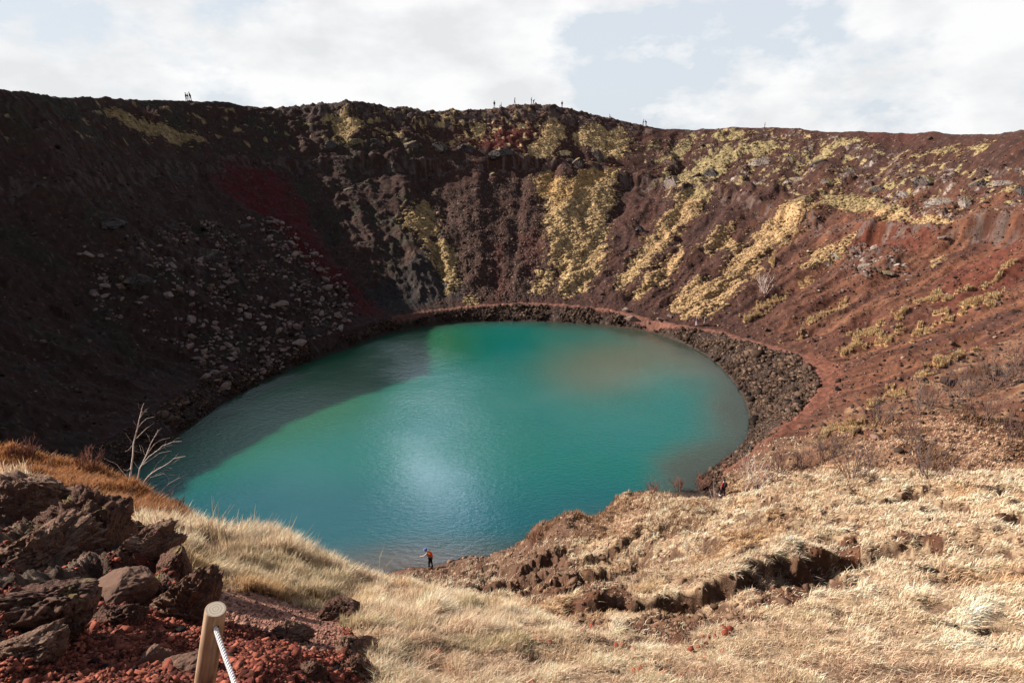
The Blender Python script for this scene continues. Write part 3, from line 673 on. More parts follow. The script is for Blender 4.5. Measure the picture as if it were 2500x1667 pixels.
turf = fbm(GX / 1.3, GY / 1.3, 3, 120)
tl = fbm(GX / 5, GY / 5, 3, 121)
wgt = gm * (1 - .93 * sstep(.95, 1.35, STEEP) * (U > 1050)) * (~cinder) * (1 - np.where((UU < 1480) & (rr_ > 14), .72, .93) * soil2) * (~rust) * (1 - .75 * (straw < -1))
wgt = wgt * np.where((UU > 1640) & (VV < 1085), np.where((UU > 1880) & (VV > 960), .15 + .9 * sstep(-.1, .25, tl), .1), 1.0) * np.where(soil & ~soil2, .7, 1) * np.where((UU < 1300) & (VV < 1330) & (rr_ > 14), .4, 1)
bald = np.maximum(sstep(.32, .55, fbm(GX / 1.9, GY / 1.9, 4, 125)), sstep(.38, .55, fbm(GX / .7, GY / .7, 3, 127))); wgt = wgt * (1 - .3 * bald * (UU > 1100)) * np.where((UU > 1300) & (rr_ > 11), 1.8, 1)
wgt = wgt * (.25 + 1.5 * sstep(-.25, .45, clump))
NG = 560000
x, y, zz_, i, j = pick(wgt, NG)
R_ = rr_[i, j]; u_, v_ = UU[i, j], VV[i, j]; tf = turf[i, j]; tt = tl[i, j]; rnd = RNG.random(NG)
right = sstep(1150, 1400, u_)
left = sstep(900, 700, u_)
L = np.where(u_ > 1000, .74, 1) * (.13 + .05 * sstep(6, 12, R_) + .10 * left * sstep(5, 9, R_) + .06 * np.maximum(tf, 0)) * (.6 + .8 * rnd)
L = L * (1 + .4 * sstep(12, 35, R_))
ridge_t = np.exp(-(((u_ - 1050) / 170)**2 + ((v_ - 1410) / 38)**2)); L = L * (1 + .7 * ridge_t) * (1 + .55 * clump[i, j].clip(-.6, 1))
wd = np.maximum(.0035, R_ * .00115) * (.7 + .6 * RNG.random(NG))
dth = -.5 + 1.1 * tt + RNG.normal(0, .95, NG)                    # lean to the right, combed in waves
dth = dth - right * .6
lean = np.clip(.42 + .22 * right + .25 * tf + RNG.normal(0, .30, NG), .02, 1.1) * (1 - .35 * left)
blond = np.array([.64, .45, .31]); palec = np.array([.74, .53, .37]); green = np.array([.34, .29, .17]); brownc = np.array([.24, .12, .065]); och = np.array([.48, .28, .13])
T = np.repeat(blond[None], NG, 0)
def tm(m, c):
    global T
    m = np.clip(m, 0, 1)[:, None]; T = T * (1 - m) + c * m
tm(right * sstep(-.5, .2, tt + .3 * tf) * .9, palec)
tm((1 - right) * sstep(-.1, .5, tt) * .4, palec)
tm(sstep(.1, -.5, tf + .2 * tt + .4 * fbm(x / .7, y / .7, 2, 141)) * .75 * np.where(v_ > 1380, 1, .6) * (1 - .65 * right), green)
tm(left * sstep(1240, 1330, v_) * .6, green)
tm(sstep(.25, .6, RNG.normal(0, .25, NG) + .4 * fbm(x / 2.2, y / 2.2, 3, 130)) * .75, brownc)
tm(sstep(.3, .7, fbm(x / 3.1, y / 3.1, 3, 131)) * .6, och)
tm(((u_ < 1480) & (v_ < 1240) & (u_ > 1150)) * .45, brownc)
tm((bald[i, j]) * (u_ > 1100) * .25, brownc)
tm((u_ > 1850) * (v_ < 1085) * .55, brownc * 1.2)
T = T * (1 + .35 * clump[i, j].clip(-.8, .8) + .25 * fbm(x / .9, y / .9, 2, 140))[:, None]
T = T * (1 + RNG.normal(0, .26, (NG, 1))).clip(.35, 1.6)
blades('dry_grass', x, y, zz_, L, wd, np.cos(dth), np.sin(dth), lean, T, 'long dry pale blond grass covering the near slopes and tussocks')
# rust coloured heath on the left brow and along the mid bank
rw = gm & (rust | ((UU > 1180) & (UU < 1640) & (VV < 1240) & (fbm(GX / 2.4, GY / 2.4, 3, 135) > 0) & (rr_ > 20)) | ((UU > 1900) & (VV < 1100) & (rr_ > 20) & (tl < -.1)))
NR_ = 60000
x, y, zz_, i, j = pick(rw * np.where(UU < 500, 2.2, .6), NR_)
R_ = rr_[i, j]; tl_ = UU[i, j] < 500
blades('rusty_heath', x, y, zz_, (.17 + .005 * R_) * (.5 + .9 * RNG.random(NR_)), np.maximum(.004, R_ * .0010), np.cos(RNG.normal(-.2, 1.3, NR_)), np.sin(RNG.normal(-.2, 1.3, NR_)), RNG.uniform(.1, .7, NR_),
       np.where(tl_[:, None], tones(NR_, (.26, .085, .028), (.42, .22, .09)), tones(NR_, (.16, .07, .035), (.26, .15, .08))), 'rust brown heath and grass fringing the brows above the lake')
# straw tufts along streaks of the right slope
x, y, zz_, i, j = pick(SEEN & (straw > .3) & (rr_ > 35), 26000); n_ = len(x)
blades('straw_tufts', x, y, zz_, RNG.uniform(.25, .7, n_), np.full(n_, .09), -np.ones(n_) * .8, -np.ones(n_) * .5, RNG.uniform(.2, .9, n_), tones(n_, (.55, .34, .17), (.80, .58, .36)), 'straw coloured grass tufts in streaks down the red slope')
# seed stalks on the brow against the water
sx, sy, sz_ = [], [], []
for k in range(46):
    px_ = 470 + 420 * random.random()**.9; q = ray(px_, np.interp(px_, [440, 520, 600, 700, 800, 880], [1210, 1240, 1255, 1280, 1315, 1345]))
    if q is None or math.hypot(q.x, q.y) > 16: continue
    sx.append(q.x); sy.append(q.y); sz_.append(q.z)
sx, sy, sz_ = map(np.array, (sx, sy, sz_)); n_ = len(sx); Ls = RNG.uniform(.45, .95, n_)
blades('grass_stalks', np.tile(sx, 2), np.tile(sy, 2), np.tile(sz_, 2), np.concatenate([Ls, Ls * .97]), np.concatenate([np.full(n_, .009), np.full(n_, .009)]), np.ones(n_ * 2), np.zeros(n_ * 2), np.tile(RNG.uniform(.02, .3, n_), 2), tones(2 * n_, (.5, .38, .22), (.62, .48, .32)), 'tall thin seed stalks standing above the left brow against the water')
print('grass', round(time.time() - T0, 1))
# ------------------------------------------------------------------ tubes: twigs, trees, rope
class Tubes:
    def __init__(s, sides=4): s.co = []; s.q = []; s.k = sides; s.n = 0
    def add(s, pts, rad):
        pts = [Vector(p) for p in pts]; k = s.k; m = len(pts)
        for a, p in enumerate(pts):
            d = (pts[min(a + 1, m - 1)] - pts[max(a - 1, 0)]); d = d.normalized() if d.length > 1e-9 else Vector((0, 0, 1))
            e = d.cross(Vector((.31, .22, .93))); e = e.normalized() if e.length > 1e-3 else Vector((1, 0, 0)); f_ = d.cross(e)
            for c in range(k):
                t = 2 * PI * c / k; s.co.append(p + (e * math.cos(t) + f_ * math.sin(t)) * rad[a])
        for a in range(m - 1):
            for c in range(k):
                o_ = s.n + a * k; s.q.append((o_ + c, o_ + (c + 1) % k, o_ + k + (c + 1) % k, o_ + k + c))
        s.n += m * k
    def mesh(s, name): return np_mesh(name, np.array([c[:] for c in s.co]), np.array(s.q))
def grow(tb, p, d, L, r, depth, rs, kids=3, curl=.35, upw=.15):
    pts = [p.copy()]; rad = [r]; n_ = 3
    for k in range(n_):
        d = (d + Vector([rs.uniform(-1, 1) * curl * .5 for _ in range(3)]) + Vector((0, 0, upw))).normalized()
        p = p + d * L / n_; pts.append(p.copy()); rad.append(r * (1 - .5 * (k + 1) / n_))
    tb.add(pts, rad)
    if depth > 0:
        for k in range(kids):
            f_ = rs.uniform(.25, 1); q = pts[0].lerp(pts[-1], f_); idx = min(int(f_ * n_), n_ - 1); q = pts[idx].lerp(pts[idx + 1], f_ * n_ - idx if f_ < 1 else 1)
            e = (d + Vector((rs.uniform(-1, 1), rs.uniform(-1, 1), rs.uniform(-.3, .8))) * .9).normalized()
            grow(tb, q, e, L * rs.uniform(.45, .75), r * .62, depth - 1, rs, kids, curl, upw)
def plain_mat(name, c, c2=None, scale=8, rough=.85, bd=.01):
    m, nt, b = new_mat(name); p = N(nt, 'ShaderNodeTexCoord').outputs['Object']; t = noise(nt, scale, 5, .6, p)
    c2 = c2 or tuple(v * .6 for v in c)
    nt.links.new(ramp(nt, t.outputs[0], [(.35, c2), (.65, c)]), b.inputs['Base Color']); b.inputs['Roughness'].default_value = rough
    bump(nt, b, t.outputs[0], .5, bd); return m
M_birch = plain_mat('pale_bark', (.68, .58, .52), (.34, .22, .18), 14)
M_twig = plain_mat('brown_twig', (.20, .12, .095), (.11, .06, .05), 5)
M_twig2 = plain_mat('purple_twig', (.17, .115, .10), (.09, .06, .055), 5)
M_redtwig = plain_mat('red_twig', (.26, .11, .075), (.14, .06, .04), 5)
# bare tree on the left brow (limbs drawn in photograph pixels at one distance, then given depth)
DT = 16.6
def tp(cx, cy, dd=0): return Vector(unproj((cx / 2.613) / K, (cy / 2.613 + 700) / K, DT + dd))
tree = link('bare_tree', None); q0 = tp(845, 1300)
rb = ray(845 / 2.613 / K, (1300 / 2.613 + 700) / K); gz_ = float(hgt(q0.x, q0.y)); tree.location = (q0.x, q0.y, gz_)
tag(tree, 'leafless pale tree leaning on the left brow above the lake', 'tree')
def limb(name, segs):
    tb = Tubes(5)
    for pts, r0, r1, dd in segs:
        P = [tp(cx, cy, dd * k) for k, (cx, cy) in enumerate(pts)]
        P = [P[0]] + [v for a, b_ in zip(P[:-1], P[1:]) for v in (a.lerp(b_, .5) + Vector((random.uniform(-1, 1) * .012, 0, random.uniform(-1, 1) * .012)), b_)]
        r0, r1 = r0 * .95, r1 * 1.25
        rad = [r0 + (r1 - r0) * k / (len(P) - 1) for k in range(len(P))]; tb.add([v - tree.location for v in P], rad)
    return link(name, tb.mesh(name), M_birch, tree)
g0 = (gz_ - q0.z) - .15
limb('trunk', [([(820, 1345), (822, 1250), (838, 1150), (852, 1000), (878, 900), (900, 800), (918, 742)], .030, .006, .02)])
limb('trunk', [([(860, 1345), (868, 1260), (890, 1160), (930, 1080), (962, 1000), (1010, 912)], .024, .005, .05)])
limb('trunk', [([(885, 1340), (915, 1250), (965, 1190), (1050, 1140), (1110, 1095), (1183, 1080)], .020, .004, -.03)])
limb('branch', [([(872, 965), (935, 902), (980, 870)], .010, .003, .05)]); limb('branch', [([(886, 892), (935, 840), (992, 825)], .009, .003, .05)]); limb('branch', [([(896, 832), (915, 805), (938, 793)], .006, .003, .03)])
limb('branch', [([(925, 1090), (985, 1002), (1030, 975), (1085, 962)], .010, .003, .05)]); limb('branch', [([(890, 1160), (950, 1082), (1040, 1012), (1105, 988), (1160, 985)], .011, .003, -.04)]); limb('branch', [([(985, 1052), (1050, 1020), (1060, 980)], .006, .003, .02)])
limb('branch', [([(905, 1140), (960, 1100), (1020, 1060), (1095, 1045)], .009, .003, .05)]); limb('branch', [([(960, 1195), (1000, 1130), (1060, 1075)], .008, .003, .05)]); limb('branch', [([(1050, 1140), (1105, 1125), (1160, 1080)], .006, .003, .05)])
limb('branch', [([(895, 1300), (960, 1215), (1040, 1190), (1112, 1200)], .010, .003, .05)]); limb('branch', [([(990, 1200), (1050, 1168), (1100, 1170)], .006, .003, .02)])
limb('branch', [([(1000, 1335), (1060, 1270), (1130, 1225), (1195, 1190)], .010, .003, .05)]); limb('branch', [([(1070, 1262), (1090, 1215), (1120, 1200)], .005, .003, .02)]); limb('branch', [([(1030, 1345), (1090, 1290), (1160, 1240)], .007, .003, .05)])
limb('branch', [([(785, 1160), (812, 1172), (838, 1150)], .006, .006, .02)]); limb('branch', [([(800, 1050), (830, 1030), (850, 1010)], .005, .005, .02)]); limb('branch', [([(845, 1040), (905, 1060), (890, 1010)], .004, .003, .02)])
limb('branch', [([(660, 1095), (700, 1112), (745, 1132), (800, 1200), (830, 1290)], .004, .008, .02)])
limb('branch', [([(480, 1190), (500, 1215), (525, 1205), (560, 1300)], .004, .006, .02)]); limb('branch', [([(665, 1210), (690, 1260), (700, 1330)], .004, .007, .02)])
rs_ = random.Random(3)
for (ax_, ay_, bx_, by_) in [(852,1000,800,930),(878,900,850,850),(905,790,880,740),(900,800,950,770),(962,1000,930,930),(985,960,1030,900),(930,1080,900,1010),(1050,1012,1100,1010),(1105,988,1150,960),(1040,1012,1075,1045),(1050,1140,1100,1160),(1110,1095,1150,1105),(1110,1095,1140,1060),(965,1190,1010,1150),(1040,1190,1080,1230),(1130,1225,1170,1170),(890,1160,850,1110),(868,1260,820,1215),(915,1250,950,1190),(1060,1270,1110,1260)]:
    mx_, my_ = (ax_ + bx_) / 2 + rs_.uniform(-8, 8), (ay_ + by_) / 2 + rs_.uniform(-8, 8)
    limb('twig', [([(ax_, ay_), (mx_, my_), (bx_, by_)], .004, .0015, rs_.uniform(-.05, .05))])
# shrubs
def shrub(px_, py_, h_, stems, depth, label, mat, rad=.016, spread=.7, kids=3, group=None, D=None, seed=0, name='bare_shrub', cat='shrub'):
    q = ray(px_, py_) if D is None else None
    if q is None:
        X, Y, Z = unproj(px_, py_, D or 40); q = Vector((X, Y, float(hgt(X, Y))))
    rs = random.Random(seed + int(px_) * 7); tb = Tubes(3)
    for k in range(stems):
        a = rs.uniform(0, 2 * PI); rr0 = h_ * .25 * rs.random()
        grow(tb, Vector((math.cos(a) * rr0, math.sin(a) * rr0, -.1)), Vector((math.cos(a) * spread * rs.random(), math.sin(a) * spread * rs.random(), 1)).normalized(), h_ * rs.uniform(.5, .8), rad, depth, rs, kids, .45, .1)
    o_ = link(name, tb.mesh(name), mat, None, q); return tag(o_, label, cat, group)
shrub(1655, 1128, 3.4, 3, 2, 'slim bare sapling left of the walker in the red shirt', M_birch, .026, .5, 4, D=46, name='bare_sapling', cat='sapling')
shrub(1700, 1140, 4.6, 2, 2, 'tallest bare sapling just right of the red shirted walker', M_birch, .03, .22, 4, D=43, seed=4, name='bare_sapling', cat='sapling')
shrub(1742, 1148, 3.6, 3, 2, 'forked bare sapling on the brow beside the mossy hump', M_birch, .026, .7, 4, D=41, seed=9, name='bare_sapling', cat='sapling')
shrub(1630, 1120, 2.4, 4, 2, 'low bare sapling at the lake edge in front of the shore', M_twig2, .02, .9, 4, D=48, seed=2, name='bare_sapling', cat='sapling')
for px_, py_, h_, st, lab, mt in [
 (1610, 1125, 1.6, 16, 'reddish twiggy shrub on the brow near the shore spit', M_redtwig), (1560, 1128, 1.3, 14, 'low reddish shrub in the middle of the brow', M_redtwig), (1500, 1135, 1.1, 14, 'smallest reddish shrub on the brow towards the brown bank', M_redtwig),
 (1790, 1085, 2.2, 16, 'wiry brown shrub just right of the saplings', M_twig), (1845, 1075, 2.4, 18, 'brown shrub between the saplings and the dark hollow', M_twig), (1900, 1055, 2.8, 18, 'grey brown shrub left above the dark hollow', M_twig2),
 (2020, 975, 3.0, 16, 'purple brown shrub below the pale grass streaks', M_twig2), (2110, 945, 3.2, 18, 'broad purple shrub on the lower right slope', M_twig2), (2200, 915, 3.6, 18, 'large tangled shrub with pale stems at right', M_twig2),
 (2290, 890, 3.6, 18, 'large shrub near the right edge below the slope', M_twig2), (2250, 965, 3.0, 16, 'brown shrub over the mossy hollow at right', M_twig), (2345, 850, 3.4, 16, 'bare shrub cut by the right frame edge', M_twig),
 (2080, 1010, 2.0, 14, 'small shrub on the mossy rock ledge', M_twig), (1965, 1100, 1.6, 16, 'low shrub in front of the dark hollow', M_twig2), (2130, 1095, 1.6, 16, 'low shrub at the upper edge of the blond grass', M_twig2), (2330, 1010, 2.6, 14, 'dark twiggy shrub right of the black hollows', M_twig),
 (1755, 672, 3.0, 10, 'lone bare bush on the open red slope', M_birch), (345, 275, 2.2, 22, 'round brown bush below the left rim', M_twig), (1345, 1245, 1.0, 14, 'small brown shrub on the grassy hump at centre', M_twig), (1230, 1245, .9, 12, 'tiny shrub where the brown bank meets the water', M_redtwig),
 (200, 1075, .6, 22, 'rusty shrub on the far left brow', M_redtwig), (60, 1055, .6, 20, 'rusty shrub at the left frame edge', M_redtwig), (400, 1170, .45, 24, 'rusty shrub at the foot of the bare tree', M_redtwig)]:
    q = ray(px_, py_); dist = q.length if q else 40
    shrub(px_, py_, h_, st, 2, lab, mt, max(.006, .00048 * dist), .9, 3, 'bare shrubs around the crater')
print('shrubs', round(time.time() - T0, 1))
# ------------------------------------------------------------------ rocks
from mathutils import noise as mn
def slope_rock_mat(name, rock, rock2, top, thr=(.45, .75), scale=2.0, nscale=1.2, bd=.1, topn=(.45, .6)):
    m, nt, b = new_mat(name); p = geo_pos(nt); t = noise(nt, scale, 8, .65, p); t2 = noise(nt, scale * 6, 5, .6, p)
    c = ramp(nt, mathn(nt, 'ADD', mathn(nt, 'MULTIPLY', t.outputs[0], .55), mathn(nt, 'MULTIPLY', t2.outputs[0], .45)), [(.36, rock2), (.52, rock), (.68, tuple(min(v * 1.7, .8) for v in rock))])
    ge = N(nt, 'ShaderNodeNewGeometry'); sp = N(nt, 'ShaderNodeSeparateXYZ'); nt.links.new(ge.outputs['Normal'], sp.inputs[0])
    mr = N(nt, 'ShaderNodeMapRange'); nt.links.new(sp.outputs[2], mr.inputs[0]); mr.inputs[1].default_value = thr[0]; mr.inputs[2].default_value = thr[1]
    tn_ = noise(nt, nscale, 5, .6, p); nm = ramp(nt, tn_.outputs[0], [(topn[0], (0, 0, 0)), (topn[1], (1, 1, 1))])
    nt.links.new(mixc(nt, mathn(nt, 'MULTIPLY', mr.outputs[0], nm), c, top), b.inputs['Base Color']); b.inputs['Roughness'].default_value = .92
    bump(nt, b, mathn(nt, 'ADD', t.outputs[0], t2.outputs[0]), .9, bd); return m
M_crag = slope_rock_mat('mossy_basalt', (.105, .080, .072), (.035, .026, .024), (.30, .22, .075), (.35, .6), .8, .5, .25, (.40, .55))
M_cragd = slope_rock_mat('dark_basalt', (.075, .062, .058), (.022, .018, .018), (.13, .10, .045), (.4, .7), .8, .5, .25, (.48, .62))
M_cragp = slope_rock_mat('pale_basalt', (.23, .18, .155), (.06, .045, .04), (.28, .21, .08), (.5, .75), .8, .5, .25, (.46, .58))
def rock_mesh(name, sub, seed, amp=.35, freq=1.2, box=.35, rid=False, fine=.0, nc=9, c0=.5, c1=.85):
    bm = bmesh.new(); bmesh.ops.create_icosphere(bm, subdivisions=sub, radius=1); rs = random.Random(seed)
    cuts = [(Vector((rs.gauss(0, 1), rs.gauss(0, 1), rs.gauss(0, .7))).normalized(), rs.uniform(c0, c1)) for _ in range(nc)]
    off = Vector((seed * 3.7, seed * 1.3, 0))
    for v in bm.verts:
        c = v.co.normalized(); r = 1 + amp * (mn.fractal(c * freq + off, .9, 2.1, 5) if not rid else (mn.ridged_multi_fractal(c * freq + off, .85, 2.2, 5, .9, 2.0) - 1.1) * .8)
        if fine: r += fine * mn.fractal(c * freq * 6 + off, .7, 2.2, 4)
        p = c * r
        for n_, d in cuts:
            e = p.dot(n_) - d
            if e > 0: p -= n_ * e * box * 2
        v.co = p
    me = bpy.data.meshes.new(name); bm.to_mesh(me); bm.free()
    me.polygons.foreach_set('use_smooth', np.ones(len(me.polygons), bool)); return me
def clone(me, mat):
    m = me.copy(); m.materials.clear(); m.materials.append(mat); return m
crag_me = [rock_mesh('crag', 5, 20 + k, .45, 2.2, .5, k % 2 == 0, .22, 16, .4, .8) for k in range(4)]
cragm = {(k, m.name): clone(me, m) for k, me in enumerate(crag_me) for m in (M_crag, M_cragd, M_cragp)}
def crag(px_, py_, wpx, hpx, mat, label, k=0):
    q = ray(px_, py_)
    if q is None: return
    D = float(image_px(q.x, q.y, q.z)[2]); w_ = wpx * K / FPX * D / 2; h_ = hpx * K / FPX * D / 2
    o_ = link('basalt_crag', cragm[(k % 4, mat.name)], None, None, q); o_.scale = (w_, w_ * .7, h_ * 1.25); o_.location.z -= h_ * .25
    th = math.atan2(q.y - C0[1], q.x - C0[0]); o_.rotation_euler = (0, 0, th + PI / 2 + random.uniform(-.3, .3))
    tag(o_, label, 'crag', 'basalt crags jutting from the crater wall')
for k, (a, b_, w_, h_, mt, lab) in enumerate([
 (1322, 374, 44, 42, M_crag, 'rounded mossy crag just above the big moss fan'), (1378, 362, 48, 60, M_crag, 'tall crag right above the top corner of the moss fan'), (1292, 352, 46, 30, M_crag, 'squat mossy crag left of the two tall ones'),
 (1545, 420, 60, 40, M_cragp, 'pale faced crag above the upper end of the diagonal moss strip'), (1590, 408, 60, 40, M_crag, 'overhanging mossy crag with a dark cave below'), (1640, 400, 50, 36, M_cragd, 'dark crag right of the overhanging one'),
 (1745, 372, 56, 40, M_cragp, 'grey cliffed crag in the upper middle of the right wall'), (1815, 366, 50, 24, M_crag, 'flat topped mossy crag right of the grey cliff'), (1880, 372, 60, 22, M_cragd, 'low dark ledge beneath a moss strip'), (1960, 395, 46, 26, M_crag, 'small mossy crag amid the rubble of the right wall'),
 (1830, 412, 60, 26, M_cragp, 'pale ledge beneath the grey cliff'), (1900, 420, 46, 24, M_crag, 'short mossy ledge in the rocky belt'), (2010, 432, 50, 26, M_crag, 'mossy lump at the middle of the rocky belt'), (2080, 448, 60, 24, M_cragp, 'whitish ledge left of the pale cliff'),
 (2160, 462, 70, 40, M_cragp, 'palest cliff on the right wall'), (2215, 470, 50, 44, M_cragp, 'pale crag at the end of the whitish cliff'), (2240, 425, 64, 54, M_crag, 'mossy crag with a deep black notch at far right'), (2130, 415, 60, 36, M_crag, 'mossy crag above the palest cliff'),
 (2300, 420, 60, 30, M_cragp, 'grey outcrop beside the black notch'), (2345, 440, 40, 30, M_cragd, 'dark outcrop at the right frame edge'), (1985, 612, 64, 30, M_cragp, 'isolated pale outcrop low on the red slope'), (1925, 590, 50, 22, M_cragp, 'small outcrop left of the isolated pale one'), (2035, 625, 46, 18, M_crag, 'low mossy outcrop right of the isolated pale one'),
 (1470, 530, 34, 26, M_cragd, 'dark rounded rock halfway up the brown scree'), (1500, 545, 30, 22, M_crag, 'mossy rock on the edge of the diagonal moss strip'), (1455, 575, 20, 14, M_cragd, 'small dark rock below the rounded one'),
 (1015, 540, 26, 26, M_crag, 'upper mossy rock in the left moss trickle'), (965, 556, 26, 22, M_crag, 'lower mossy rock in the left moss trickle'), (1130, 400, 22, 12, M_crag, 'little mossy knob in the dark scree'),
 (1080, 342, 60, 30, M_cragd, 'dark crag left of the central cliff end'), (1150, 350, 70, 34, M_cragd, 'darkest crag at the central cliff end'), (1010, 338, 60, 28, M_cragd, 'cliff crag below the rim saddle'), (940, 332, 60, 30, M_crag, 'moss capped crag left of the rim saddle'), (870, 330, 54, 30, M_cragd, 'dark crag below the jagged rim'),
 (815, 325, 50, 30, M_crag, 'moss capped crag at the foot of the bright moss patch'), (760, 332, 40, 24, M_cragd, 'dark crag left of the bright moss patch'),
 (480, 590, 70, 44, M_cragd, 'blocky outcrop in the middle of the shaded slope'), (330, 640, 80, 36, M_cragd, 'long outcrop low on the shaded slope'), (560, 520, 50, 26, M_cragd, 'small outcrop by the red cinder run'), (260, 510, 90, 20, M_cragd, 'thin grey ledge on the shaded slope'), (800, 435, 50, 14, M_cragd, 'thin grey ledge in the shaded wall near the red run'),
 (1885 - 300, 250 + 52, 30, 12, M_cragd, 'low dark rock on the rim right of the summit walkers')]):
    crag(a, b_, w_, h_, mt, lab, k)
# angular boulders: shared meshes
M_bould = slope_rock_mat('boulder_stone', (.21, .145, .12), (.09, .058, .048), (.16, .13, .08), (.7, .95), 1.5, 2, .05, (.5, .65))
M_bouldw = slope_rock_mat('pale_boulder_stone', (.38, .31, .27), (.20, .15, .13), (.30, .26, .15), (.7, .95), 1.5, 2, .05, (.5, .65))
bme = []
for k in range(7):
    rs = random.Random(50 + k); bm = bmesh.new()
    for _ in range(15):
        v = Vector((rs.gauss(0, 1), rs.gauss(0, 1), rs.gauss(0, 1))).normalized(); bm.verts.new(Vector((v.x, v.y * rs.uniform(.65, .8), v.z * .62)) * rs.uniform(.85, 1.05))
    r_ = bmesh.ops.convex_hull(bm, input=bm.verts); 
    dead = [g_ for g_ in r_['geom_interior'] if isinstance(g_, bmesh.types.BMVert)]
    if dead: bmesh.ops.delete(bm, geom=dead, context='VERTS')
    bmesh.ops.bevel(bm, geom=bm.edges[:], offset=.04, segments=1, affect='EDGES')
    me = bpy.data.meshes.new('boulder'); bm.to_mesh(me); bm.free(); bme.append((clone(me, M_bould), clone(me, M_bouldw)))
def boulder(q, sz, label, group, pale=False, k=None):
    o_ = link('boulder', bme[(random.randrange(7) if k is None else k)][1 if pale else 0], None, None, (q.x, q.y, q.z + sz * .2))
    o_.scale = (sz, sz * random.uniform(.7, 1), sz * random.uniform(.7, 1)); o_.rotation_euler = (random.uniform(-.4, .4), random.uniform(-.4, .4), random.uniform(0, 6.28)); return tag(o_, label, 'boulder', group)
GB = 'large boulders by the lakeside path'
for a, b_, wpx, lab, pale in [(1447, 738, 46, 'largest boulder, wedged at the lake edge by the footpath', 0), (1437, 714, 22, 'boulder resting on top of the largest shore boulder', 0), (1508, 722, 16, 'upright boulder above the footpath right of the largest one', 0), (1518, 736, 24, 'flat boulder below the upright one', 0), (1538, 728, 18, 'rightmost boulder of the lakeside cluster', 0),
  (1424, 728, 18, 'small boulder at the left foot of the largest one', 0), (1490, 742, 12, 'smallest boulder between the path cluster and the largest one', 0)]:
    q = ray(a, b_); boulder(q, wpx * K / FPX * image_px(q.x, q.y, q.z)[2] / 2, lab, GB, pale)
for a, b_, wpx, lab, pale in [(2007, 572, 22, 'pale slab lying alone on the red slope', 1), (2163, 548, 24, 'grey boulder high on the right slope', 0), (1852, 772, 9, 'white stone low on the slope above the footpath', 1), (2060, 610, 14, 'pale stone right of the isolated outcrop', 1), (1712, 590, 10, 'light stone beside the wide moss strip', 1), (1855, 578, 12, 'light stone at the left tip of the isolated outcrop', 1),
  (2155, 608, 18, 'greenish boulder right of the isolated outcrop', 0), (2085, 645, 12, 'pale stone below the isolated outcrop', 1), (1880, 668, 8, 'pale pebble shaped boulder in the middle of the open slope', 1), (1620, 800, 8, 'white stone on the rubble bank', 1), (745, 1272, 1, 'x', 0)][:-1]:
    q = ray(a, b_)
    if q: boulder(q, wpx * K / FPX * image_px(q.x, q.y, q.z)[2] / 2, lab, 'stones on the sunlit right slope', pale)
# rockfall on the shaded slope
fld = [([(600,490),(650,510),(760,610),(830,700),(800,755),(720,770),(690,700),(640,600)], 90), ([(440,700),(640,690),(700,770),(680,830),(600,880),(500,910),(400,800)], 110), ([(180,560),(420,560),(560,640),(440,700),(240,700)], 45)]
cnt = 0
for pl, n_ in fld:
    m = poly(UU, VV, pl) & SEEN & (rr_ > 40)
    x, y, zz_, i, j = pick(m, n_)
    for a, b_, c in zip(x, y, zz_):
        boulder(Vector((a, b_, c)), min(1.5, random.lognormvariate(-.55, .38)), 'angular pinkish grey boulder in the rockfall on the shaded left slope', 'boulders of the rockfall on the shaded left slope'); cnt += 1
m = poly(UU, VV, [(600,490),(650,510),(760,610),(830,700),(800,755),(700,790),(640,850),(540,900),(400,820),(180,700),(180,560),(420,520)]) & SEEN & (rr_ > 40)
x, y, zz_, i, j = pick(m * sstep(-.1, .5, lm + n1 * .5), 1700)
stones('rockfall_rubble', x, y, zz_, RNG.lognormal(-1.35, .45, len(x)).clip(.1, .7), tones(len(x), (.07, .046, .038), (.20, .13, .11), .4), M_stone, 'small angular rubble between the boulders of the shaded rockfall')
# big lava rocks in the foreground
M_lava = slope_rock_mat('lava_rock', (.14, .066, .042), (.028, .014, .010), (.27, .165, .11), (.35, .8), 9, 6, .05, (.38, .62))
M_lavam = slope_rock_mat('mossy_lava_rock', (.125, .060, .040), (.025, .013, .010), (.20, .15, .055), (.3, .65), 9, 6.0, .05, (.55, .66))
M_flat = slope_rock_mat('smooth_lava_rock', (.105, .054, .036), (.04, .020, .014), (.13, .07, .045), (.3, .8), 7, 4, .012, (.35, .65))
FG = 'lava rocks on the red cinder slope'
def lava(px_, py_, wpx, hpx, mat, label, seed, dep=.7, rot=0, amp=.45, rid=True, tilt=0, dz=0, name='lava_rock', D=None, freq=1.9):
    q = ray(px_, py_ + hpx * .35); D = D or float(image_px(q.x, q.y, q.z)[2])
    c = Vector(unproj(px_, py_, D + .1)); w_ = wpx * K / FPX * D / 2; h_ = hpx * K / FPX * D / 2 
    me = rock_mesh(name, 6, seed, .42 if mat is not M_flat else .25, freq, .35, seed % 3 == 0 and mat is not M_flat, .16 if mat is not M_flat else .05); k_ = 1.42 if mat is not M_flat else 1.2; w_ *= k_; h_ *= k_ * .95; me.materials.append(mat)
    o_ = link(name, me, None, None, c + Vector((0, dep * w_ * .35, dz - h_ * (.52 if px_ < 480 else .6)))); o_.scale = (w_, w_ * dep, h_); o_.rotation_euler = (-.25, tilt, rot); return tag(o_, label, 'rock', FG)
lava(45, 1150, 160, 120, M_lava, 'rough brown rock at the left frame edge under the rusty shrubs', 1, .9)
lava(170, 1215, 150, 150, M_lavam, 'dark cratered rock in the upper row of the left heap', 2, .8, .3)
lava(60, 1270, 190, 110, M_lava, 'jagged rock below the upper heap at the left edge', 3, .9, 1.2)
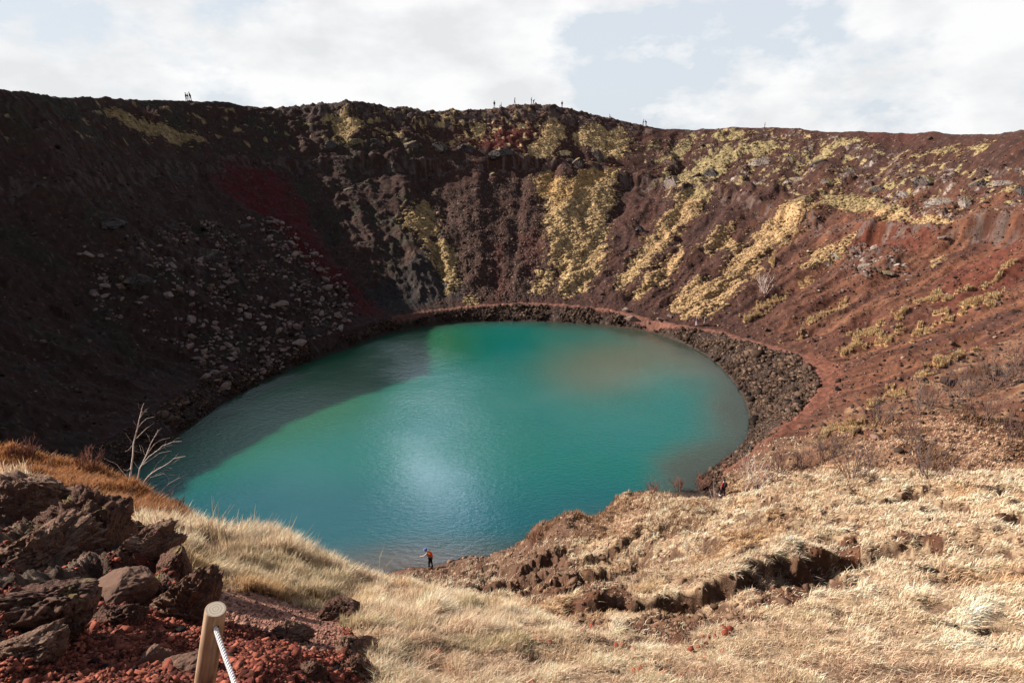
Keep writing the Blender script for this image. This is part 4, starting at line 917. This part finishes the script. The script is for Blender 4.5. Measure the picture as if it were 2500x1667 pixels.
lava(320, 1255, 110, 80, M_lava, 'knobbly rock just left of the mossy spire', 4, .8, .5)
lava(390, 1290, 70, 120, M_lavam, 'yellow mossed spire rock at the top of the large wedge', 5, .8, .2)
lava(415, 1370, 120, 170, M_lava, 'large wedge shaped rock with a black shadowed face left of the path', 6, .8, .1, .3, False, .45)
lava(265, 1352, 150, 90, M_flat, 'smooth brown flat topped rock amid the red cinders', 7, .9, .4, .18, False, .1, freq=1.0)
lava(60, 1400, 190, 150, M_lavam, 'dark lumpy rock on the lower left edge', 8, .9, .8)
lava(330, 1522, 80, 70, M_flat, 'smooth low stone left of the post', 9, .9, .4, .2, False, freq=1.1)
lava(425, 1530, 110, 60, M_flat, 'brown slab partly hidden behind the post', 10, .8, .2, .2, False, freq=1.1)
lava(250, 1425, 110, 60, M_lavam, 'weathered rock below the smooth flat topped one', 11, .8, .2, .35)
lava(660, 1455, 80, 50, M_lava, 'small jagged rock where the red trail ends', 12, .7, .6)
lava(770, 1410, 90, 56, M_lavam, 'mossy edged rock on the grass side of the red trail', 13, .8, .3)
lava(810, 1490, 80, 80, M_lava, 'dark rock at the right border of the cinders', 14, .8, .9)
lava(815, 1545, 70, 70, M_lava, 'lowest dark rock at the right border of the cinders', 15, .8, .1)
lava(40, 1500, 130, 90, M_lava, 'shadowy rock in the bottom left corner', 16, .8, .7)
lava(710, 1545, 60, 60, M_lava, 'grey streaked rock among the cinders right of the rope', 17, .6, .4)
print('rocks', round(time.time() - T0, 1))
# ------------------------------------------------------------------ post and rope
M_wood, nt, b = new_mat('round_wood'); p = N(nt, 'ShaderNodeTexCoord').outputs['Object']; mp = N(nt, 'ShaderNodeMapping'); mp.inputs['Scale'].default_value = (40, 40, 2.2); nt.links.new(p, mp.inputs[0])
t = noise(nt, 1.0, 5, .6, mp.outputs[0]); t2 = noise(nt, 6, 3, .5, p)
nt.links.new(ramp(nt, mathn(nt, 'ADD', mathn(nt, 'MULTIPLY', t.outputs[0], .7), mathn(nt, 'MULTIPLY', t2.outputs[0], .3)), [(.36, (.13, .07, .04)), (.48, (.30, .185, .115)), (.62, (.44, .30, .20))]), b.inputs['Base Color']); b.inputs['Roughness'].default_value = .75; bump(nt, b, t.outputs[0], .35, .003)
M_end, nt, b = new_mat('cut_wood_end'); p = N(nt, 'ShaderNodeTexCoord').outputs['Object']; wv_ = N(nt, 'ShaderNodeTexWave', wave_type='RINGS', rings_direction='Z'); wv_.inputs['Scale'].default_value = 26; wv_.inputs['Distortion'].default_value = 3; wv_.inputs['Detail'].default_value = 3; nt.links.new(p, wv_.inputs[0])
nt.links.new(ramp(nt, wv_.outputs[0], [(.1, (.42, .34, .25)), (.9, (.58, .49, .38))]), b.inputs['Base Color']); b.inputs['Roughness'].default_value = .85
M_hole = plain_mat('hole_dark', (.02, .015, .012))
ptop = Vector(unproj(527 / K, 1486 / K, 2.62)); pbot = Vector(unproj(500 / K, 1667 / K, 2.80)); ax = (pbot - ptop).normalized()
L_ = 1.05; Rr = .0435
bm = bmesh.new(); prof = [(-L_, Rr * 1.08), (-L_ * .5, Rr * 1.04), (-.06, Rr), (-.004, Rr), (0, Rr - .004)]; ns = 64; rings = []
for zz0, r0 in prof:
    rings.append([bm.verts.new((math.cos(2 * PI * k / ns) * r0 * (1 + .015 * math.sin(3 * 2 * PI * k / ns)), math.sin(2 * PI * k / ns) * r0, zz0)) for k in range(ns)])
for a, b_ in zip(rings[:-1], rings[1:]):
    for k in range(ns): bm.faces.new((a[k], a[(k + 1) % ns], b_[(k + 1) % ns], b_[k])).smooth = True
f1 = bm.faces.new(rings[-1]); f1.material_index = 1; bm.faces.new(rings[0][::-1])
me = bpy.data.meshes.new('post_shaft'); bm.to_mesh(me); bm.free(); me.materials.append(M_wood); me.materials.append(M_end); me.materials.append(M_hole)
post = link('wooden_post', None, None, None, ptop); post.rotation_euler = (-ax).to_track_quat('Z', 'Y').to_euler()
bpy.context.view_layer.update()
shaft = link('shaft', me, None, post)
hw = Vector(unproj(529 / K, 1540 / K, 2.60)); inv = post.rotation_euler.to_matrix().inverted()
hl = inv @ (hw - ptop); hd = Vector((hl.x, hl.y, 0)).normalized()
bm = bmesh.new(); bmesh.ops.create_cone(bm, cap_ends=True, segments=24, radius1=.0125, radius2=.0125, depth=.3); bm.transform(Matrix.Translation((0, 0, hl.z)) @ hd.to_track_quat('Z', 'Y').to_matrix().to_4x4())
cm_ = bpy.data.meshes.new('c'); bm.to_mesh(cm_); bm.free(); cm_.materials.append(M_hole); cut = link('c', cm_, None, post)
md = shaft.modifiers.new('b', 'BOOLEAN'); md.object = cut; md.operation = 'DIFFERENCE'; md.solver = 'EXACT'
bpy.context.view_layer.update(); ev = shaft.evaluated_get(bpy.context.evaluated_depsgraph_get()); me2 = bpy.data.meshes.new_from_object(ev); shaft.modifiers.clear(); shaft.data = me2; bpy.data.objects.remove(cut)
tag(post, 'round wooden rope post tilted beside the red trail', 'post')
tb = Tubes(8); a0 = ptop + post.rotation_euler.to_matrix() @ Vector((hd.x * .01, hd.y * .01, hl.z)); a1 = ptop + post.rotation_euler.to_matrix() @ Vector((hd.x * .048, hd.y * .048, hl.z - .006))
e1 = Vector(unproj(574 / K, 1672 / K, 2.42)); e2 = Vector(unproj(640 / K, 1900 / K, 2.1))
cps = [a0, a1, a1.lerp(e1, .5) + Vector((0, 0, -.006)), e1, e2]
def crv(t):
    t *= len(cps) - 1; k = min(int(t), len(cps) - 2); f_ = t - k; P = [cps[max(k - 1, 0)], cps[k], cps[k + 1], cps[min(k + 2, len(cps) - 1)]]
    return .5 * ((2 * P[1]) + (P[2] - P[0]) * f_ + (2 * P[0] - 5 * P[1] + 4 * P[2] - P[3]) * f_ * f_ + (3 * P[1] - P[0] - 3 * P[2] + P[3]) * f_**3)
NP = 420; cl = [crv(k / NP) for k in range(NP + 1)]; ln = 0; lens = [0]
for k in range(NP): ln += (cl[k + 1] - cl[k]).length; lens.append(ln)
for s_ in range(3):
    pts = []
    for k, c in enumerate(cl):
        d = (cl[min(k + 1, NP)] - cl[max(k - 1, 0)]).normalized(); e = d.cross(Vector((.2, .1, 1))).normalized(); f_ = d.cross(e); t_ = lens[k] / .040 * 2 * PI + s_ * 2 * PI / 3
        pts.append(c + (e * math.cos(t_) + f_ * math.sin(t_)) * .0056)
    tb.add(pts, [.0046] * len(pts))
M_rope = plain_mat('white_rope', (.80, .77, .77), (.66, .62, .62), 120, .8, .001)
tag(link('rope', tb.mesh('rope'), M_rope), 'white twisted rope running down from the hole in the post', 'rope')
# ------------------------------------------------------------------ people
def cm(name, c, rough=.8): return plain_mat(name, c, tuple(v * .8 for v in c), 6, rough)
SKIN = cm('skin', (.50, .30, .22)); BLK = cm('black_cloth', (.012, .012, .016)); 
def skin_part(name, joints, edges, mat, parent, root=0, sub=1):
    me = bpy.data.meshes.new(name); me.from_pydata([j[0] for j in joints], edges, []); me.materials.append(mat)
    o_ = link(name, me, None, parent); md = o_.modifiers.new('skin', 'SKIN'); md.use_smooth_shade = True
    for k, sv in enumerate(me.skin_vertices[0].data):
        r = joints[k][1]; sv.radius = (r, r) if not isinstance(r, tuple) else r; sv.use_root = (k == root)
    o_.modifiers.new('sub', 'SUBSURF').levels = sub; o_.modifiers['sub'].render_levels = sub + 1
    return o_
def blob_part(name, c, r, mat, parent, rot=(0, 0, 0), seed=0):
    bm = bmesh.new(); bmesh.ops.create_icosphere(bm, subdivisions=3, radius=1)
    for v in bm.verts:
        v.co *= 1 + .06 * mn.noise(v.co * 2 + Vector((seed, 0, 0))); v.co = Vector((v.co.x * r[0], v.co.y * r[1], v.co.z * r[2]))
    bm.transform(Matrix.Translation(c) @ Matrix.Rotation(rot[0], 4, 'X') @ Matrix.Rotation(rot[1], 4, 'Y'))
    for f_ in bm.faces: f_.smooth = True
    me = bpy.data.meshes.new(name); bm.to_mesh(me); bm.free(); return link(name, me, mat, parent)
def person(q, face, label, top, legs, hair=None, h=1.75, pose='stand', lean=0., arms='down', pack=None, group=None, stride=.12, hat=None, shoe=None, sleeve=True, coat=False):
    """face: heading angle, 0 = looking to +X; the figure is built looking along +X"""
    r = link('person', None, None, None, q); r.rotation_euler = (0, 0, face); r.scale = (h / 1.75,) * 3; tag(r, label, 'person', group)
    V = lambda x_, y_, z_: Vector((x_, y_, z_))
    if pose == 'sit': hipz, = (.22,)
    else: hipz = .93
    def L(z_): return V(math.sin(lean) * (z_ - hipz), 0, hipz + math.cos(lean) * (z_ - hipz)) if z_ > hipz else V(0, 0, z_)
    d = 0 if pose != 'sit' else -.71
    hip, waist, chest, neck, head0, head1 = [L(z_ + d) if z_ + d > hipz else V(0, 0, hipz) for z_ in (.94, 1.08, 1.32, 1.47, 1.56, 1.68)]
    if lean > .3: head0 = neck + V(.07, 0, .07); head1 = neck + V(.12, 0, .14)
    sh = [chest + V(0, s_ * .18, .07) for s_ in (1, -1)]
    if pose == 'sit': kn = [V(.38, s_ * .12, .42) for s_ in (1, -1)]; an = [V(.45, s_ * .12, .06) for s_ in (1, -1)]
    else: kn = [V(s_ * stride * .5 + .03, s_ * .095, .50) for s_ in (1, -1)]; an = [V(s_ * stride, s_ * .10, .07) for s_ in (1, -1)]
    hj = [hip + V(0, s_ * .09, -.03) for s_ in (1, -1)]
    def arm(s_, kind):
        S = sh[0 if s_ > 0 else 1]
        if kind == 'fwd': e = S + V(.14, s_ * .03, -.24); w_ = e + V(.27, -s_ * .04, -.06)
        elif kind == 'reach': e = S + V(.20, s_ * .02, -.22); w_ = e + V(.28, -s_ * .02, -.10)
        elif kind == 'face': e = S + V(.14, s_ * .04, -.22); w_ = e + V(.16, -s_ * .10, .20)
        elif kind == 'up': e = S + V(.10, s_ * .16, .10); w_ = e + V(.10, s_ * .06, .26)
        else: e = S + V(-.02, s_ * .06, -.28); w_ = e + V(.06, 0, -.25)
        return e, w_
    ak = arms if isinstance(arms, tuple) else (arms, arms)
    E = [arm(1, ak[0]), arm(-1, ak[1])]
    hands = [w_ + (w_ - e).normalized() * .09 for e, w_ in E]
    # body: one continuous skin-coloured surface
    J = [(hip, .11), (chest, .12), (neck, .055), (head0, (.075, .07)), (head1, (.085, .075))]; Ed = [(0, 1), (1, 2), (2, 3), (3, 4)]
    for s_ in (0, 1):
        e, w_ = E[s_]; k = len(J); J += [(sh[s_], .055), (e, .042), (w_, .030), (hands[s_], .032)]; Ed += [(1, k), (k, k + 1), (k + 1, k + 2), (k + 2, k + 3)]
        k = len(J); J += [(hj[s_], .085), (kn[s_], .055), (an[s_], .038)]; Ed += [(0, k), (k, k + 1), (k + 1, k + 2)]
    skin_part('body', J, Ed, SKIN, r)
    J = [(hip + V(0, 0, -.03 if not coat else -.25), (.15, .17)), (waist, (.13, .15)), (chest, (.14, .19)), (chest.lerp(neck, .75), (.07, .08))]; Ed = [(0, 1), (1, 2), (2, 3)]
    for s_ in (0, 1):
        e, w_ = E[s_]; k = len(J); J += [(sh[s_], .075), (e, .060)]; Ed += [(2, k), (k, k + 1)]
        if sleeve: J += [(w_, .045)]; Ed += [(k + 1, k + 2)]
    skin_part('jacket', J, Ed, top, r, 1)
    J = [(hip + V(0, 0, .03), (.13, .15))]; Ed = []
    for s_ in (0, 1):
        k = len(J); J += [(hj[s_], .105), (kn[s_], .075), (an[s_] + V(0, 0, .02), .055)]; Ed += [(0, k), (k, k + 1), (k + 1, k + 2)]
    skin_part('trousers', J, Ed, legs, r)
    for s_ in (0, 1): blob_part('shoe', an[s_] + V(.05, 0, -.03), (.14, .05, .045), shoe or BLK, r)
    hd_ = head0.lerp(head1, .6)
    blob_part('hat' if hat else 'hair', hd_ + V(-.025, 0, .035), (.115, .10, .115), hat or hair or BLK, r)
    if hat: blob_part('brim', hd_ + V(.09, 0, .05), (.08, .075, .012), hat, r, (0, .25, 0))
    else: blob_part('nose', hd_ + V(.095, 0, -.03), (.018, .014, .024), SKIN, r)
    if pack: blob_part('backpack', chest + V(-.19 - .02, 0, -.08), (.13, .17, .25), pack, r, (0, lean, 0), 3)
    return r
GR = 'walkers on the crater rim'
GRY = cm('grey_cloth', (.10, .10, .12)); MAR = cm('maroon_cloth', (.10, .015, .03)); NAV = cm('navy_cloth', (.012, .015, .05)); JEAN = cm('pale_jeans', (.35, .38, .42)); RED = cm('red_cloth', (.45, .05, .06)); ORG = cm('orange_fabric', (.80, .12, .015)); PUR = cm('purple_cloth', (.10, .045, .22)); LIL = cm('light_hair', (.55, .45, .36)); DGR = cm('olive_cloth', (.14, .13, .11)); BLU = cm('blue_fabric', (.09, .14, .42)); TAN = cm('tan_leather', (.40, .17, .06)); WHT = cm('white_cloth', (.70, .66, .62)); GRB = cm('taupe_cloth', (.32, .27, .26)); BRN = cm('brown_hair', (.06, .035, .025))
def rimp(px_, *a, **k):
    q = ridge(px_); q.z = float(hgt(q.x, q.y)) - .02; return person(q, *a, group=GR, **k)
rimp(458 / K, 0.1, 'slim person in dark grey at left of the trio on the left rim', GRY, JEAN, h=1.8, arms=('fwd', 'down'))
rimp(463 / K, PI, 'person in a maroon jacket in the middle of the trio on the left rim', MAR, WHT, h=1.55, arms=('fwd', 'fwd'), lean=.1)
rimp(469 / K, PI, 'person in a long dark coat leaning in at right of the left rim trio', NAV, BLK, h=1.85, lean=.3, coat=True)
rimp(1207 / K, -1.2, 'person standing in dark clothes at far left of the summit walkers', BLK, GRY, h=1.8)
rimp(1223.5 / K, PI, 'person in black sitting on the rim next to the standing one', BLK, GRY, pose='sit', h=1.75)
rimp(1256.6 / K, 0, 'person in black raising a hand between the seated one and the summit', BLK, NAV, h=1.75, arms=('up', 'down'), stride=.22)
rimp(1297.5 / K, PI, 'person in dark red standing at the very summit of the rim', MAR, GRB, h=1.8, arms=('face', 'down'))
rimp(1302 / K, 0, 'stooping person with a black backpack behind the one at the summit', NAV, GRY, h=1.5, lean=.7, pack=BLK)
rimp(1372 / K, -1.5, 'lone person in black on the descending rim right of the summit', BLK, NAV, h=1.7)
rimp(1489.5 / K, 0, 'small reddish seated person on the rim slope', MAR, GRY, pose='sit', h=1.6)
rimp(1572.4 / K, PI, 'person in navy walking left with raised head on the right rim', NAV, NAV, h=1.75, lean=-.1)
rimp(1579.7 / K, PI, 'person bending with a blue backpack at right of the rim pair', NAV, BLK, h=1.7, lean=.55, pack=BLU, arms='fwd', stride=.2)
rimp(1872 / K, 0, 'tiny person in red on the far right rim', RED, GRY, h=1.3)
def onray(px_, py_, D=None):
    q = ray(px_ / K, py_ / K); return q
GP = 'walkers on the footpath by the lake'
q = onray(1700, 796); person(q, 2.7, 'walker in a purple jacket on the far footpath', PUR, WHT, hair=LIL, h=1.72, pack=None, group=GP, stride=.1)
q = onray(1720, 796); person(q, 2.7, 'walker in olive with a dark hat on the far footpath', DGR, GRB, hat=BLK, h=1.78, group=GP, stride=.14, pack=DGR)
X, Y, Z = at_height(1766 / K, 1190 / K, 1.6); q = Vector((X, Y, float(hgt(X, Y))))

person(q, 2.1, 'walker in a red shirt with a black backpack on the near right shore', RED, BLK, hair=BLK, h=1.75, pack=BLK, shoe=WHT, stride=.16, sleeve=True)
X, Y, Z = at_height(1052 / K, 1388 / K, .35); q = Vector((X, Y, float(hgt(X, Y)))); print('O', q, ray(1052 / K, 1388 / K))
X, Y, Z = at_height(1052 / K, 1387 / K, .25); q = Vector((X, Y, max(float(hgt(X, Y)), -.05))); print('O', q, image_px(q.x, q.y, q.z)); person(q, PI - .25, 'photographer with an orange backpack and blue cap bending over at the water edge', GRB, BLK, hat=BLU, h=1.85, lean=.5, arms=('reach', 'face'), pack=ORG, shoe=TAN, stride=.10)
print('done', round(time.time() - T0, 1))
